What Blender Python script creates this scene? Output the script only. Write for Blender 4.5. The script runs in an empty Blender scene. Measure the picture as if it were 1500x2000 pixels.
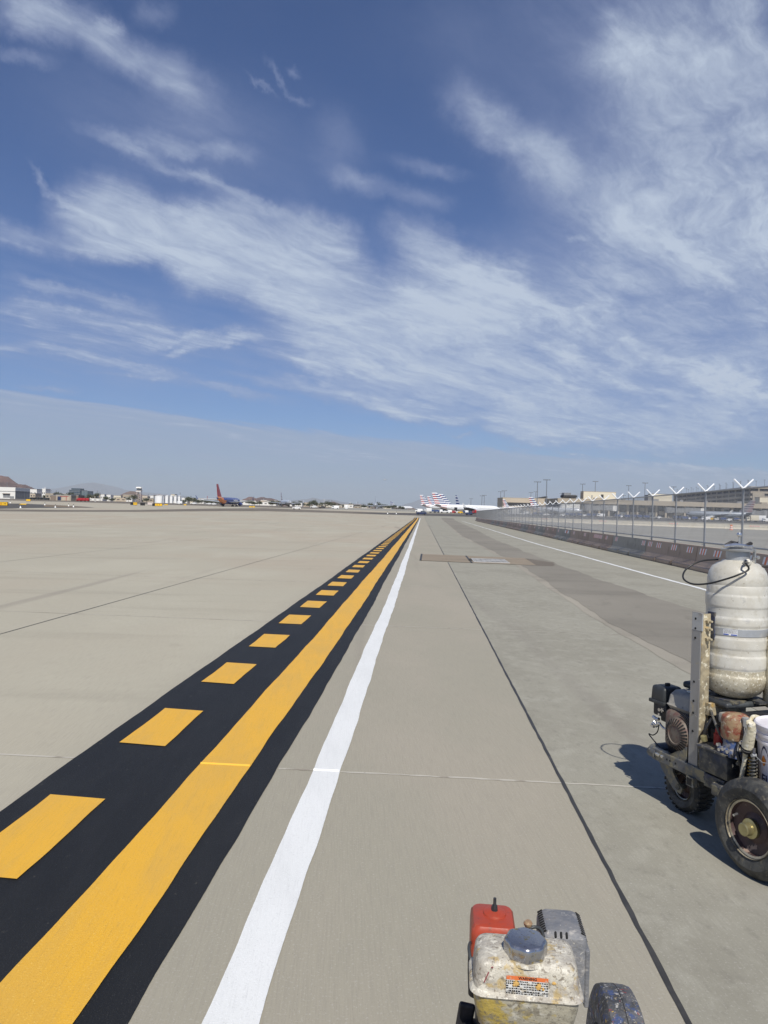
import bpy, bmesh, math, random
from mathutils import Vector, Matrix, Euler
random.seed(7)
scene = bpy.context.scene
COL = scene.collection
PI = math.pi
R = math.radians

# ------------------------------------------------------------------ camera
F = 1444.0            # focal length in pixels of the 1500x2000 photograph
H = 1.65              # camera height
ROLL = math.atan(0.0279)
CR, SR = math.cos(ROLL), math.sin(ROLL)
cd = bpy.data.cameras.new('camera'); cam = bpy.data.objects.new('camera', cd); COL.objects.link(cam)
cam.matrix_world = Matrix.Translation((0, 0, H)) @ (Matrix.Rotation(PI/2, 4, 'X') @ Matrix.Rotation(ROLL, 4, 'Z'))
cd.sensor_fit = 'VERTICAL'; cd.sensor_height = 24.0; cd.lens = 24.0 * F / 2000.0
cd.clip_start = 0.05; cd.clip_end = 90000
scene.camera = cam
scene.view_settings.view_transform = 'Standard'
scene.view_settings.look = 'None'
scene.view_settings.exposure = 0.0
scene.view_settings.gamma = 1.0
scene.render.engine = 'CYCLES'
scene.cycles.use_denoising = True
scene.cycles.max_bounces = 8
scene.cycles.volume_bounces = 0

def rc(px, py):
    dx, dy = px - 750.0, py - 1000.0
    return dx*CR + dy*SR, -dx*SR + dy*CR
def zf(Y):                      # the airfield rises gently away from the camera
    if Y <= 180: return 0.0
    if Y <= 700: return 0.009*(Y - 180)
    if Y <= 1500: return 4.68 + 0.003*(Y - 700)
    return 7.08
def G(px, py):                  # a point of the photograph that lies on the ground
    x, y = rc(px, py)
    Y = F*H/y if y > 13.24 else (F*H + 0.009*180*F)/(y + 0.009*F)
    return Vector((x/F*Y, Y, zf(Y)))
def XZ(px, py, Y):              # a point of the photograph at distance Y
    x, y = rc(px, py)
    return x/F*Y, H - y/F*Y

# ------------------------------------------------------------------ mesh helper
class MB:
    def __init__(s): s.v = []; s.f = []; s.m = []
    def add(s, verts, faces, mi=0):
        o = len(s.v); s.v += [tuple(v) for v in verts]
        for i, f in enumerate(faces):
            s.f.append(tuple(o + k for k in f)); s.m.append(mi[i] if isinstance(mi, list) else mi)
        return s
    def box(s, c, d, mi=0, M=None, top=(1, 1), shift=(0, 0)):
        x, y, z = d[0]/2, d[1]/2, d[2]/2
        tx, ty = top
        vs = [(-x,-y,-z),(x,-y,-z),(x,y,-z),(-x,y,-z),(-x*tx+shift[0],-y*ty+shift[1],z),(x*tx+shift[0],-y*ty+shift[1],z),(x*tx+shift[0],y*ty+shift[1],z),(-x*tx+shift[0],y*ty+shift[1],z)]
        vs = [Vector(v) for v in vs]
        if M is not None: vs = [M @ v for v in vs]
        c = Vector(c); vs = [v + c for v in vs]
        return s.add(vs, [(0,3,2,1),(4,5,6,7),(0,1,5,4),(1,2,6,5),(2,3,7,6),(3,0,4,7)], mi)
    def rbox(s, c, d, r=0.01, seg=2, mi=0, M=None, top=(1, 1), shift=(0, 0)):
        t = MB().box((0, 0, 0), d, top=top, shift=shift)
        bm = bmesh.new()
        bv = [bm.verts.new(v) for v in t.v]
        for f in t.f: bm.faces.new([bv[i] for i in f])
        bmesh.ops.bevel(bm, geom=list(bm.edges), offset=r, segments=seg, profile=0.5, affect='EDGES')
        bm.verts.index_update()
        vs = [v.co.copy() for v in bm.verts]
        if M is not None: vs = [M @ v for v in vs]
        c = Vector(c)
        s.add([v + c for v in vs], [tuple(v.index for v in f.verts) for f in bm.faces], mi)
        bm.free(); return s
    def cyl(s, p0, p1, r0, r1=None, n=12, mi=0, caps=True):
        p0, p1 = Vector(p0), Vector(p1); r1 = r0 if r1 is None else r1
        d = (p1 - p0).normalized(); a = d.orthogonal().normalized(); b = d.cross(a)
        vs = [p0 + r0*(a*math.cos(t) + b*math.sin(t)) for t in [2*PI*k/n for k in range(n)]]
        vs += [p1 + r1*(a*math.cos(t) + b*math.sin(t)) for t in [2*PI*k/n for k in range(n)]]
        fs = [(k, (k+1) % n, n + (k+1) % n, n + k) for k in range(n)]
        if caps: fs += [tuple(reversed(range(n))), tuple(range(n, 2*n))]
        return s.add(vs, fs, mi)
    def tube(s, pts, r, n=8, mi=0):
        pts = [Vector(p) for p in pts]; L = len(pts); vs = []; a = None
        for i, p in enumerate(pts):
            d = (pts[min(i+1, L-1)] - pts[max(i-1, 0)]).normalized()
            a = d.orthogonal().normalized() if a is None else (a - d*a.dot(d)).normalized()
            b = d.cross(a); rr = r[i] if isinstance(r, (list, tuple)) else r
            vs += [p + rr*(a*math.cos(2*PI*k/n) + b*math.sin(2*PI*k/n)) for k in range(n)]
        fs = [(i*n + k, i*n + (k+1) % n, (i+1)*n + (k+1) % n, (i+1)*n + k) for i in range(L-1) for k in range(n)]
        fs += [tuple(reversed(range(n))), tuple(range((L-1)*n, L*n))]
        return s.add(vs, fs, mi)
    def lathe(s, prof, n=24, M=None, mi=0, lobes=0, lobe=0.0, caps=True):
        vs = []; fs = []; ms = []
        for (r, z) in prof:
            for k in range(n):
                t = 2*PI*k/n; q = r*(1 + lobe*math.cos(lobes*t)) if lobes else r
                vs.append(Vector((q*math.cos(t), q*math.sin(t), z)))
        for i in range(len(prof)-1):
            for k in range(n):
                fs.append((i*n + k, i*n + (k+1) % n, (i+1)*n + (k+1) % n, (i+1)*n + k)); ms.append(mi[i] if isinstance(mi, list) else mi)
        if caps and prof[0][0] > 1e-6: fs.append(tuple(reversed(range(n)))); ms.append(ms[0])
        if caps and prof[-1][0] > 1e-6: fs.append(tuple(range((len(prof)-1)*n, len(prof)*n))); ms.append(ms[-2])
        if M is not None: vs = [M @ v for v in vs]
        return s.add(vs, fs, ms)
    def loft(s, secs, n=6, mi=0, M=None):
        # rounded-rectangle sections (cx, cy, hx, hy, rad, z)
        vs = []; per = 4*(n+1)
        for cx, cy, hx, hy, rad, z in secs:
            for q, (sx, sy) in enumerate(((1,1),(-1,1),(-1,-1),(1,-1))):
                for k in range(n+1):
                    t = PI/2*(q + k/n)
                    vs.append(Vector((cx + sx*(hx-rad) + rad*math.cos(t), cy + sy*(hy-rad) + rad*math.sin(t), z)))
        if M is not None: vs = [M @ v for v in vs]
        fs = [(i*per + k, i*per + (k+1) % per, (i+1)*per + (k+1) % per, (i+1)*per + k) for i in range(len(secs)-1) for k in range(per)]
        fs += [tuple(reversed(range(per))), tuple(range((len(secs)-1)*per, len(secs)*per))]
        return s.add(vs, fs, mi)
    def prism(s, poly, y0, y1, mi=0, M=None):   # polygon in x,z pushed along y
        n = len(poly)
        vs = [Vector((x, y0, z)) for x, z in poly] + [Vector((x, y1, z)) for x, z in poly]
        if M is not None: vs = [M @ v for v in vs]
        fs = [tuple(range(n)), tuple(reversed(range(n, 2*n)))] + [(k, n + k, n + (k+1) % n, (k+1) % n) for k in range(n)]
        return s.add(vs, fs, mi)
    def build(s, name, mats, parent=None, smooth=None):
        me = bpy.data.meshes.new(name); me.from_pydata(s.v, [], s.f)
        if not isinstance(mats, (list, tuple)): mats = [mats]
        for m in mats: me.materials.append(m)
        me.polygons.foreach_set('material_index', s.m)
        bm = bmesh.new(); bm.from_mesh(me)
        bmesh.ops.remove_doubles(bm, verts=bm.verts, dist=1e-6)
        if smooth != 'sheet': bmesh.ops.recalc_face_normals(bm, faces=bm.faces)
        bm.to_mesh(me); bm.free()
        if smooth and smooth != 'sheet':
            me.polygons.foreach_set('use_smooth', [True]*len(me.polygons)); me.set_sharp_from_angle(angle=R(smooth))
        me.update()
        o = bpy.data.objects.new(name, me); COL.objects.link(o)
        if parent is not None: o.parent = parent
        return o
def RX(a): return Matrix.Rotation(a, 4, 'X')
def RY(a): return Matrix.Rotation(a, 4, 'Y')
def RZ(a): return Matrix.Rotation(a, 4, 'Z')
def T(*p): return Matrix.Translation(p)

def tag(o, label, cat, group=None):
    o['label'] = label; o['category'] = cat
    if group: o['group'] = group
    return o
def thing(name, label, cat, loc=(0, 0, 0), rz=0.0, group=None, scale=1.0):
    o = bpy.data.objects.new(name, None); COL.objects.link(o); o.empty_display_size = 0.1
    o.location = loc; o.rotation_euler = (0, 0, rz); o.scale = (scale,)*3
    return tag(o, label, cat, group)
def structure(o): o['kind'] = 'structure'; return o
def kids(o): return [c for c in list(COL.objects) if c.parent == o]
def copy_tree(o, parent=None):
    c = o.copy(); COL.objects.link(c); c.parent = parent
    for ch in kids(o): copy_tree(ch, c)
    return c
def dup(o, loc, rz=0.0, label=None, scale=None):
    c = copy_tree(o); c.location = loc; c.rotation_euler = (0, 0, rz)
    if label: c['label'] = label
    if scale: c.scale = scale if isinstance(scale, tuple) else (scale,)*3
    return c
def lettering(name, body, size, M, mat, parent=None, depth=0.002, bold=0.0, align='CENTER'):
    cu = bpy.data.curves.new('lettering', 'FONT'); cu.body = body; cu.size = size; cu.extrude = depth; cu.offset = bold
    cu.align_x = align; cu.align_y = 'CENTER'; cu.resolution_u = 3
    t = bpy.data.objects.new('lettering', cu); COL.objects.link(t)
    bpy.context.view_layer.update()
    me = bpy.data.meshes.new_from_object(t.evaluated_get(bpy.context.evaluated_depsgraph_get()))
    bpy.data.objects.remove(t); bpy.data.curves.remove(cu)
    me.transform(M); me.materials.clear(); me.materials.append(mat)
    o = bpy.data.objects.new(name, me); COL.objects.link(o)
    if parent is not None: o.parent = parent
    return o

# ------------------------------------------------------------------ materials
class NT:
    def __init__(s, tree): s.t = tree; s.n = tree.nodes; s.l = tree.links
    def new(s, ty, **kw):
        nd = s.n.new(ty)
        for k, v in kw.items(): setattr(nd, k, v)
        return nd
    def link(s, a, b): s.l.new(a, b)
    def val(s, sock, v):
        if hasattr(v, 'is_linked') or isinstance(v, bpy.types.NodeSocket): s.link(v, sock)
        else: sock.default_value = v
    def math(s, op, a, b=0.0, c=0.0, clamp=False):
        nd = s.new('ShaderNodeMath', operation=op, use_clamp=clamp)
        for i, v in enumerate((a, b, c)): s.val(nd.inputs[i], v)
        return nd.outputs[0]
    def mix(s, fac, a, b):
        nd = s.new('ShaderNodeMix', data_type='RGBA')
        s.val(nd.inputs[0], fac)
        s.val(nd.inputs[6], a if not isinstance(a, tuple) else (*a, 1)[:4]); s.val(nd.inputs[7], b if not isinstance(b, tuple) else (*b, 1)[:4])
        return nd.outputs[2]
    def rng(s, v, lo, hi, a=0.0, b=1.0, smooth=True):
        nd = s.new('ShaderNodeMapRange', interpolation_type='SMOOTHSTEP' if smooth else 'LINEAR')
        s.val(nd.inputs[0], v); nd.inputs[1].default_value = lo; nd.inputs[2].default_value = hi
        nd.inputs[3].default_value = a; nd.inputs[4].default_value = b
        return nd.outputs[0]
    def mapping(s, vec, loc=(0, 0, 0), rot=(0, 0, 0), scale=(1, 1, 1), ty='POINT'):
        nd = s.new('ShaderNodeMapping', vector_type=ty); s.link(vec, nd.inputs[0])
        if ty in ('POINT', 'TEXTURE'): nd.inputs[1].default_value = loc
        nd.inputs[2].default_value = rot; nd.inputs[3].default_value = scale
        return nd.outputs[0]
    def noise(s, vec, scale, detail=4.0, rough=0.55, dist=0.0, dim='3D'):
        nd = s.new('ShaderNodeTexNoise', noise_dimensions=dim); s.link(vec, nd.inputs['Vector'])
        nd.inputs['Scale'].default_value = scale; nd.inputs['Detail'].default_value = detail
        nd.inputs['Roughness'].default_value = rough; nd.inputs['Distortion'].default_value = dist
        return nd.outputs[0]
def mat(name, col, rough=0.6, metal=0.0, layers=(), bump=0.0, bscale=60.0, spec=0.5, coat=0.0):
    """layers: (colour, scale, lo, hi, amount[, stretch[, seed shift]]) noise patches over the base colour"""
    m = bpy.data.materials.new(name); m.use_nodes = True
    t = NT(m.node_tree); p = m.node_tree.nodes['Principled BSDF']
    tc = t.new('ShaderNodeTexCoord').outputs['Object']
    c = (*col, 1)
    for i, L in enumerate(layers):
        lc, sc, lo, hi, am = L[:5]; st = L[5] if len(L) > 5 else (1, 1, 1)
        v = t.mapping(tc, (i*3.7 + 1.3, i*1.9 + .4, i*2.3), (0, 0, 0), st)
        f = t.math('MULTIPLY', t.rng(t.noise(v, sc, 5.0, 0.6, 0.3), lo, hi), am)
        c = t.mix(f, c, (*lc, 1))
    t.val(p.inputs['Base Color'], c)
    p.inputs['Roughness'].default_value = rough; p.inputs['Metallic'].default_value = metal
    p.inputs['Specular IOR Level'].default_value = spec
    if coat: p.inputs['Coat Weight'].default_value = coat; p.inputs['Coat Roughness'].default_value = 0.15
    if bump:
        b = t.new('ShaderNodeBump'); b.inputs['Strength'].default_value = bump; b.inputs['Distance'].default_value = 0.01
        t.link(t.noise(tc, bscale, 4.0), b.inputs['Height']); t.link(b.outputs[0], p.inputs['Normal'])
    return m
M = {}
# ------------------------------------------------------------------ light and sky
SUN_EL, SUN_AZ = R(50), R(5)          # the sun stands behind the camera, a little to its right
sv = Vector((math.sin(SUN_AZ)*math.cos(SUN_EL), -math.cos(SUN_AZ)*math.cos(SUN_EL), math.sin(SUN_EL)))
sd = bpy.data.lights.new('sun', 'SUN'); sd.energy = 5.0; sd.angle = R(0.5); sd.color = (1.0, 0.95, 0.86)
so = bpy.data.objects.new('sun', sd); COL.objects.link(so); so.rotation_euler = sv.to_track_quat('Z', 'Y').to_euler()
so.location = sv*50
w = bpy.data.worlds.new('World'); scene.world = w; w.use_nodes = True
def azel(px, py):
    x, y = rc(px, py); d = Vector((x/F, 1, -y/F)).normalized()
    return math.atan2(d.x, d.y), math.asin(d.z)
def build_sky():
    w.cycles.sampling_method = 'MANUAL'; w.cycles.sample_map_resolution = 512
    t = NT(w.node_tree); bg = w.node_tree.nodes['Background']
    sky = t.new('ShaderNodeTexSky', sky_type='NISHITA', sun_disc=False, sun_elevation=SUN_EL, sun_rotation=PI - SUN_AZ)
    sky.altitude = 350; sky.air_density = 1.0; sky.dust_density = SKY_DUST; sky.ozone_density = 3.0
    dv = t.new('ShaderNodeTexCoord').outputs['Generated']
    sp = t.new('ShaderNodeSeparateXYZ'); t.link(dv, sp.inputs[0]); x, y, z = sp.outputs
    az = t.math('ARCTAN2', x, y); el = t.math('ARCSINE', z)
    # cloud deck seen in perspective: fibres run along one wind direction
    zz = t.math('ADD', t.math('MAXIMUM', z, 0.0), 0.045)
    cb = t.new('ShaderNodeCombineXYZ'); t.link(t.math('DIVIDE', x, zz), cb.inputs[0]); t.link(t.math('DIVIDE', y, zz), cb.inputs[1])
    deck = t.mapping(cb.outputs[0], (0, 0, 0), (0, 0, -math.atan2(.77, .63)), (1, 1, 1))
    def warped(vec, sc, amp, det=4.0, ro=.55, st=(1, 1, 1), loc=(0, 0, 0)):
        n = t.new('ShaderNodeTexNoise'); t.link(t.mapping(vec, loc, scale=st), n.inputs['Vector'])
        n.inputs['Scale'].default_value = sc; n.inputs['Detail'].default_value = det; n.inputs['Roughness'].default_value = ro
        c = t.new('ShaderNodeVectorMath', operation='SUBTRACT'); t.link(n.outputs['Color'], c.inputs[0]); c.inputs[1].default_value = (.5, .5, .5)
        m = t.new('ShaderNodeVectorMath', operation='MULTIPLY_ADD'); t.link(c.outputs[0], m.inputs[0]); m.inputs[1].default_value = (*amp, 0); t.link(vec, m.inputs[2])
        return m.outputs[0]
    wd_ = warped(deck, .7, (.9, .55), 5, .6)
    streak = t.noise(t.mapping(wd_, scale=(.50, 2.5, 1)), 1.5, 12.0, 0.66)      # long fibres
    fluff = t.noise(t.mapping(wd_, (4, 1, 0), scale=(1.1, 1.9, 1)), 2.6, 12.0, 0.64)   # torn edges
    broad = t.noise(t.mapping(wd_, (5, 2, 0), scale=(.35, .8, 1)), 1.0, 5.0, 0.6)
    tex = t.math('ADD', t.math('MULTIPLY', streak, .58), t.math('MULTIPLY', fluff, .42))
    # the drifts that can be recognised, each a soft ellipse in azimuth and elevation
    ae = t.new('ShaderNodeCombineXYZ'); t.link(az, ae.inputs[0]); t.link(el, ae.inputs[1])
    pos = warped(ae.outputs[0], 10.0, (.085, .06), 10, .68)
    acc = None; acc2 = None
    for pts, wd, am in DRIFTS:
        am *= 1.12 if wd < 30 else (1.5 if wd < 60 else 1.0)
        for (p, q) in zip(pts[:-1], pts[1:]):
            a, b = Vector(azel(*p)), Vector(azel(*q)); d = b - a; L = d.length
            v = t.mapping(pos, (*((a + b)/2), 0), (0, 0, math.atan2(d.y, d.x)), (L*.74 + wd/F*.6, wd*(1.35 if wd < 30 else 1.7)/F, 1), 'TEXTURE')
            g = t.new('ShaderNodeTexGradient', gradient_type='SPHERICAL'); t.link(v, g.inputs[0])
            if wd >= 75: acc2 = t.math('MULTIPLY_ADD', t.rng(g.outputs[1], 0, 1), am, acc2 if acc2 is not None else 0.0)
            else: acc = t.math('MULTIPLY_ADD', t.rng(g.outputs[1], 0, 1), am, acc if acc is not None else 0.0)
    soft = t.math('SUBTRACT', 1.0, t.math('POWER', 2.718, t.math('MULTIPLY', acc, -1.25)))
    # fibres eat into the drift where it is thin and leave its core nearly solid
    body = t.math('ADD', soft, t.math('MULTIPLY', t.math('SUBTRACT', tex, .52), 1.55))
    wide = t.math('SUBTRACT', 1.0, t.math('POWER', 2.718, t.math('MULTIPLY', acc2, -1.9)))
    sheet_ = t.math('MULTIPLY', wide, t.math('ADD', t.rng(tex, .34, .70, .42, .78), t.math('MULTIPLY', t.rng(broad, .38, .66), .18)))
    grain = t.noise(t.mapping(wd_, (1, 6, 0), scale=(1.0, 2.4, 1)), 6.5, 10.0, 0.7)
    gate = t.math('MINIMUM', t.math('MULTIPLY', soft, 3.2), 1.0)
    m1 = t.math('ADD', t.math('MULTIPLY', t.math('MULTIPLY', t.rng(body, -.15, 1.20), gate), .44), t.math('MULTIPLY', soft, t.rng(tex, .34, .72, .38, .62)))
    m1 = t.math('SUBTRACT', 1.0, t.math('MULTIPLY', t.math('SUBTRACT', 1.0, t.math('MINIMUM', m1, 1.0)), t.math('SUBTRACT', 1.0, sheet_)))
    m1 = t.math('MULTIPLY', m1, t.rng(grain, .30, .70, .88, 1.10))
    thin = t.math('MULTIPLY', t.rng(broad, .38, .72), t.rng(tex, .40, .74))
    m2 = t.math('ADD', m1, t.math('MULTIPLY', thin, .55))
    # low veil above the horizon, its upper edge running down to the right
    (a0, e0), (a1, e1) = azel(150, 782), azel(1050, 884); sl = (e1 - e0)/(a1 - a0)
    edge = t.math('ADD', t.math('MULTIPLY', t.math('SUBTRACT', az, a0), sl), e0)
    dd = t.math('ADD', t.math('SUBTRACT', edge, el), t.math('MULTIPLY', t.math('SUBTRACT', streak, .5), .028))
    veil = t.math('MULTIPLY', t.rng(dd, -.002, .009), .60)
    rim = t.math('MULTIPLY', t.rng(dd, -.002, .004), t.math('MULTIPLY', t.rng(dd, .004, .11, 1, 0), t.rng(tex, .36, .66, .26, .50)))
    m2 = t.math('MINIMUM', t.math('ADD', m2, rim), .95)
    hi = t.rng(m2, .25, .95)
    tint = t.new('ShaderNodeMix', data_type='RGBA', blend_type='MULTIPLY'); tint.inputs[0].default_value = 1
    t.link(sky.outputs[0], tint.inputs[6]); tint.inputs[7].default_value = (*SKY_TINT, 1)
    c = t.mix(t.math('MULTIPLY', veil, t.rng(tex, .2, .8, .9, 1.1)), tint.outputs[2], VEIL)
    c = t.mix(t.math('MAXIMUM', m2, 0.0), c, t.mix(hi, CLOUD_LO, CLOUD_HI))
    t.link(c, bg.inputs['Color'])
    bg.inputs['Strength'].default_value = SKY_STR
SKY_STR = 0.080; SKY_DUST = 0.6
SKY_TINT = (.66, .80, 1.10)
VEIL = (4.3, 5.4, 6.8, 1)
CLOUD_LO = (4.0, 4.7, 7.0, 1); CLOUD_HI = (6.6, 7.6, 9.2, 1)
DRIFTS = [
 ([(-20, 5), (120, 25), (260, 125), (400, 175)], 34, .55), ([(20, 10), (140, 70)], 30, .3),
 ([(175, 40), (225, 48)], 16, .45), ([(265, 30), (325, 22)], 24, .35), ([(-10, 108), (110, 124)], 13, .32),
 ([(170, 248), (320, 318), (460, 370), (570, 415)], 15, .55), ([(270, 262), (380, 290), (500, 305)], 18, .36),
 ([(300, 205), (520, 245)], 40, .18), ([(66, 312), (108, 366), (165, 402)], 9, .5),
 ([(150, 405), (300, 450), (450, 515), (640, 560)], 56, 1.5), ([(-30, 436), (120, 475), (320, 505)], 26, .75),
 ([(380, 430), (520, 425), (700, 480)], 38, .85), ([(500, 510), (720, 565), (1010, 600)], 56, 1.2), ([(520, 640), (760, 660), (1000, 690)], 50, .4),
 ([(770, 455), (900, 520), (1010, 548)], 36, .8), ([(600, 640), (760, 615), (900, 610)], 30, .5),
 ([(635, 335), (760, 382), (870, 402)], 22, .45), ([(760, 318), (910, 338)], 18, .35),
 ([(515, 118), (560, 178), (604, 197)], 8, .34), ([(560, 128), (588, 135)], 9, .35), ([(475, 145), (532, 180)], 5, .3),
 ([(15, 535), (140, 570), (320, 606)], 17, .6), ([(-20, 585), (150, 622), (400, 652), (520, 660)], 22, .55),
 ([(-20, 640), (330, 690)], 60, .32), ([(328, 698), (400, 662), (490, 658)], 13, .5), ([(300, 672), (430, 640)], 11, .45),
 ([(-20, 665), (200, 700), (380, 748), (570, 790)], 13, .38), ([(480, 735), (700, 782), (900, 825), (1160, 862)], 22, .7),
 ([(620, 700), (900, 760), (1150, 810)], 55, .55), ([(560, 640), (900, 680), (1300, 700)], 75, .55), ([(860, 620), (1160, 600), (1520, 590)], 110, .65),
 ([(1000, 765), (1520, 770)], 80, .6), ([(1180, 450), (1520, 430)], 140, .85), ([(1060, 350), (1300, 260), (1520, 190)], 80, .5),
 ([(1350, 330), (1520, 300)], 120, .4), ([(1230, 60), (1520, 30)], 60, .28), ([(880, 190), (1000, 268), (1120, 330)], 34, .45),
 ([(1130, 90), (1350, 150), (1520, 120)], 48, .4), ([(1090, 455), (1135, 462)], 10, .4), ([(980, 250), (1150, 400), (1240, 480)], 60, .28),
 ([(1300, 420), (1520, 560)], 190, .75), ([(1330, 470), (1540, 500)], 80, 1.3), ([(1250, 150), (1520, 220)], 150, .4), ([(900, 100), (1250, 120)], 110, .22), ([(700, 60), (1000, 40)], 60, .1), ([(620, 250), (700, 300)], 40, .2),
 ([(60, 180), (420, 330)], 70, .2), ([(1250, 640), (1520, 700)], 120, .4), ([(1050, 600), (1520, 640)], 200, .55), ([(650, 690), (1520, 770)], 85, .6), ([(300, 300), (650, 330)], 110, .14), ([(0, 650), (500, 690)], 80, .16), ([(1200, 20), (1520, 120)], 120, .3), ([(1180, 850), (1520, 850)], 45, .5), ([(880, 856), (925, 857)], 4, .5), ([(975, 872), (1050, 876)], 4, .5), ([(40, 756), (140, 764)], 6, .4),
]
# ------------------------------------------------------------------ ground materials
def ground_material(name, base, kind):
    m = bpy.data.materials.new(name); m.use_nodes = True
    t = NT(m.node_tree); p = m.node_tree.nodes['Principled BSDF']
    pos = t.new('ShaderNodeTexCoord').outputs['Object']
    rot = t.mapping(pos, (0, 0, 0), (0, 0, R(-3)), (1, 1, 1))
    c = (*base, 1)
    def layer(c, col, sc, lo, hi, am, st=(1, 1, 1), loc=(0, 0, 0), det=5.0, ro=.6):
        f = t.math('MULTIPLY', t.rng(t.noise(t.mapping(rot, loc, scale=st), sc, det, ro, .2), lo, hi), am)
        return t.mix(f, c, (*col, 1))
    if kind == 'concrete':
        pink = (.392, .338, .260); pale = (.435, .410, .325); dark = (.27, .248, .195)
        c = layer(c, pink, .045, .40, .62, .95, (1, .8, 1))
        c = layer(c, pale, .22, .46, .68, .85, (1, .5, 1), (3, 8, 0))
        c = layer(c, dark, .5, .52, .76, .5, (.25, 1.4, 1), (9, 2, 0))      # sweeping smears across the slabs
        c = layer(c, (.40, .30, .26), 1.1, .62, .80, .35, (1, .6, 1), (4, 4, 0))
        c = layer(c, dark, 2.3, .60, .85, .35, (1, .7, 1), (1, 7, 0))
        # the slab the lines are painted on is darker than the open apron; the lane right of the sealed joint is greyer and blotched
        sp = t.new('ShaderNodeSeparateXYZ'); t.link(pos, sp.inputs[0])
        lane = t.math('SUBTRACT', sp.outputs[0], t.math('MULTIPLY', sp.outputs[1], .0517))
        mid = t.math('MULTIPLY', t.rng(lane, -2.6, -1.6), .95)
        c = t.mix(mid, c, t.mix(t.rng(t.noise(t.mapping(rot, (6, 2, 0), scale=(1, .4, 1)), .7, 5, .6), .35, .7), (.304, .285, .226, 1), (.334, .304, .244, 1)))
        inl = t.math('MULTIPLY', t.rng(lane, .915, .925), t.math('SUBTRACT', 1.0, t.rng(lane, 40, 60)))
        g = t.mix(t.math('MULTIPLY', t.rng(t.noise(t.mapping(rot, (2, 5, 0), scale=(1, .55, 1)), .75, 6, .62), .40, .66), .9), (.292, .281, .229, 1), (.244, .233, .187, 1))
        g = t.mix(t.math('MULTIPLY', t.rng(t.noise(t.mapping(rot, (7, 1, 0), scale=(1, .75, 1)), 5.5, 5, .7, .3),   .46, .66), .42), g, (.365, .354, .296, 1))
        g = t.mix(t.math('MULTIPLY', t.rng(t.noise(t.mapping(rot, (2, 9, 0), scale=(1, .6, 1)), 13, 4, .7), .52, .70), .45), g, (.175, .166, .136, 1))
        c = t.mix(t.math('MULTIPLY', inl, .95), c, g)
        # broom lines and grit
        br = t.noise(t.mapping(rot, scale=(1, .035, 1)), 130, 3, .6)
        c = t.mix(t.math('MULTIPLY', t.rng(br, .35, .75), .24), c, (.20, .185, .16, 1))
        gr = t.noise(rot, 210, 2, .5)
        c = t.mix(t.math('MULTIPLY', t.rng(gr, .62, .74), .5), c, (.14, .125, .105, 1))
        c = t.mix(t.math('MULTIPLY', t.rng(t.noise(t.mapping(rot, (5, 5, 5)), 90, 3, .6), .30, .45, 1, 0), .3), c, (.48, .46, .42, 1))
        # old tyre sweeps
        wv = t.new('ShaderNodeTexNoise'); t.link(t.mapping(pos, (3, 0, 0), (0, 0, R(38)), (.35, .012, 1)), wv.inputs['Vector']); wv.inputs['Scale'].default_value = 3; wv.inputs['Detail'].default_value = 4
        c = t.mix(t.math('MULTIPLY', t.rng(wv.outputs[0], .62, .72), .34), c, (.19, .17, .15, 1))
        hgt = t.math('ADD', t.math('MULTIPLY', br, .7), t.math('MULTIPLY', gr, .6)); bs = .22
    elif kind == 'asphalt':
        c = layer(c, tuple(v*1.35 for v in base), .12, .4, .7, .7, (1, .6, 1))
        c = layer(c, tuple(v*.66 for v in base), .6, .45, .75, .6, (.4, 1, 1), (4, 2, 0))
        c = layer(c, tuple(v*1.5 for v in base), 40, .55, .75, .5)
        c = layer(c, tuple(v*.6 for v in base), 3.0, .55, .75, .4, (1, .35, 1), (6, 1, 0))
        hgt = t.noise(rot, 160, 3, .6); bs = .3
    else:
        c = layer(c, (.20, .155, .105), .02, .4, .65, .9)
        c = layer(c, (.12, .115, .07), .05, .5, .7, .7, (1, 1, 1), (8, 0, 0))
        hgt = t.noise(rot, 20, 3, .6); bs = .3
    t.val(p.inputs['Base Color'], c); p.inputs['Roughness'].default_value = .85; p.inputs['Specular IOR Level'].default_value = .3
    b = t.new('ShaderNodeBump'); b.inputs['Strength'].default_value = bs; b.inputs['Distance'].default_value = .004
    t.link(hgt, b.inputs['Height']); t.link(b.outputs[0], p.inputs['Normal'])
    return m
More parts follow.
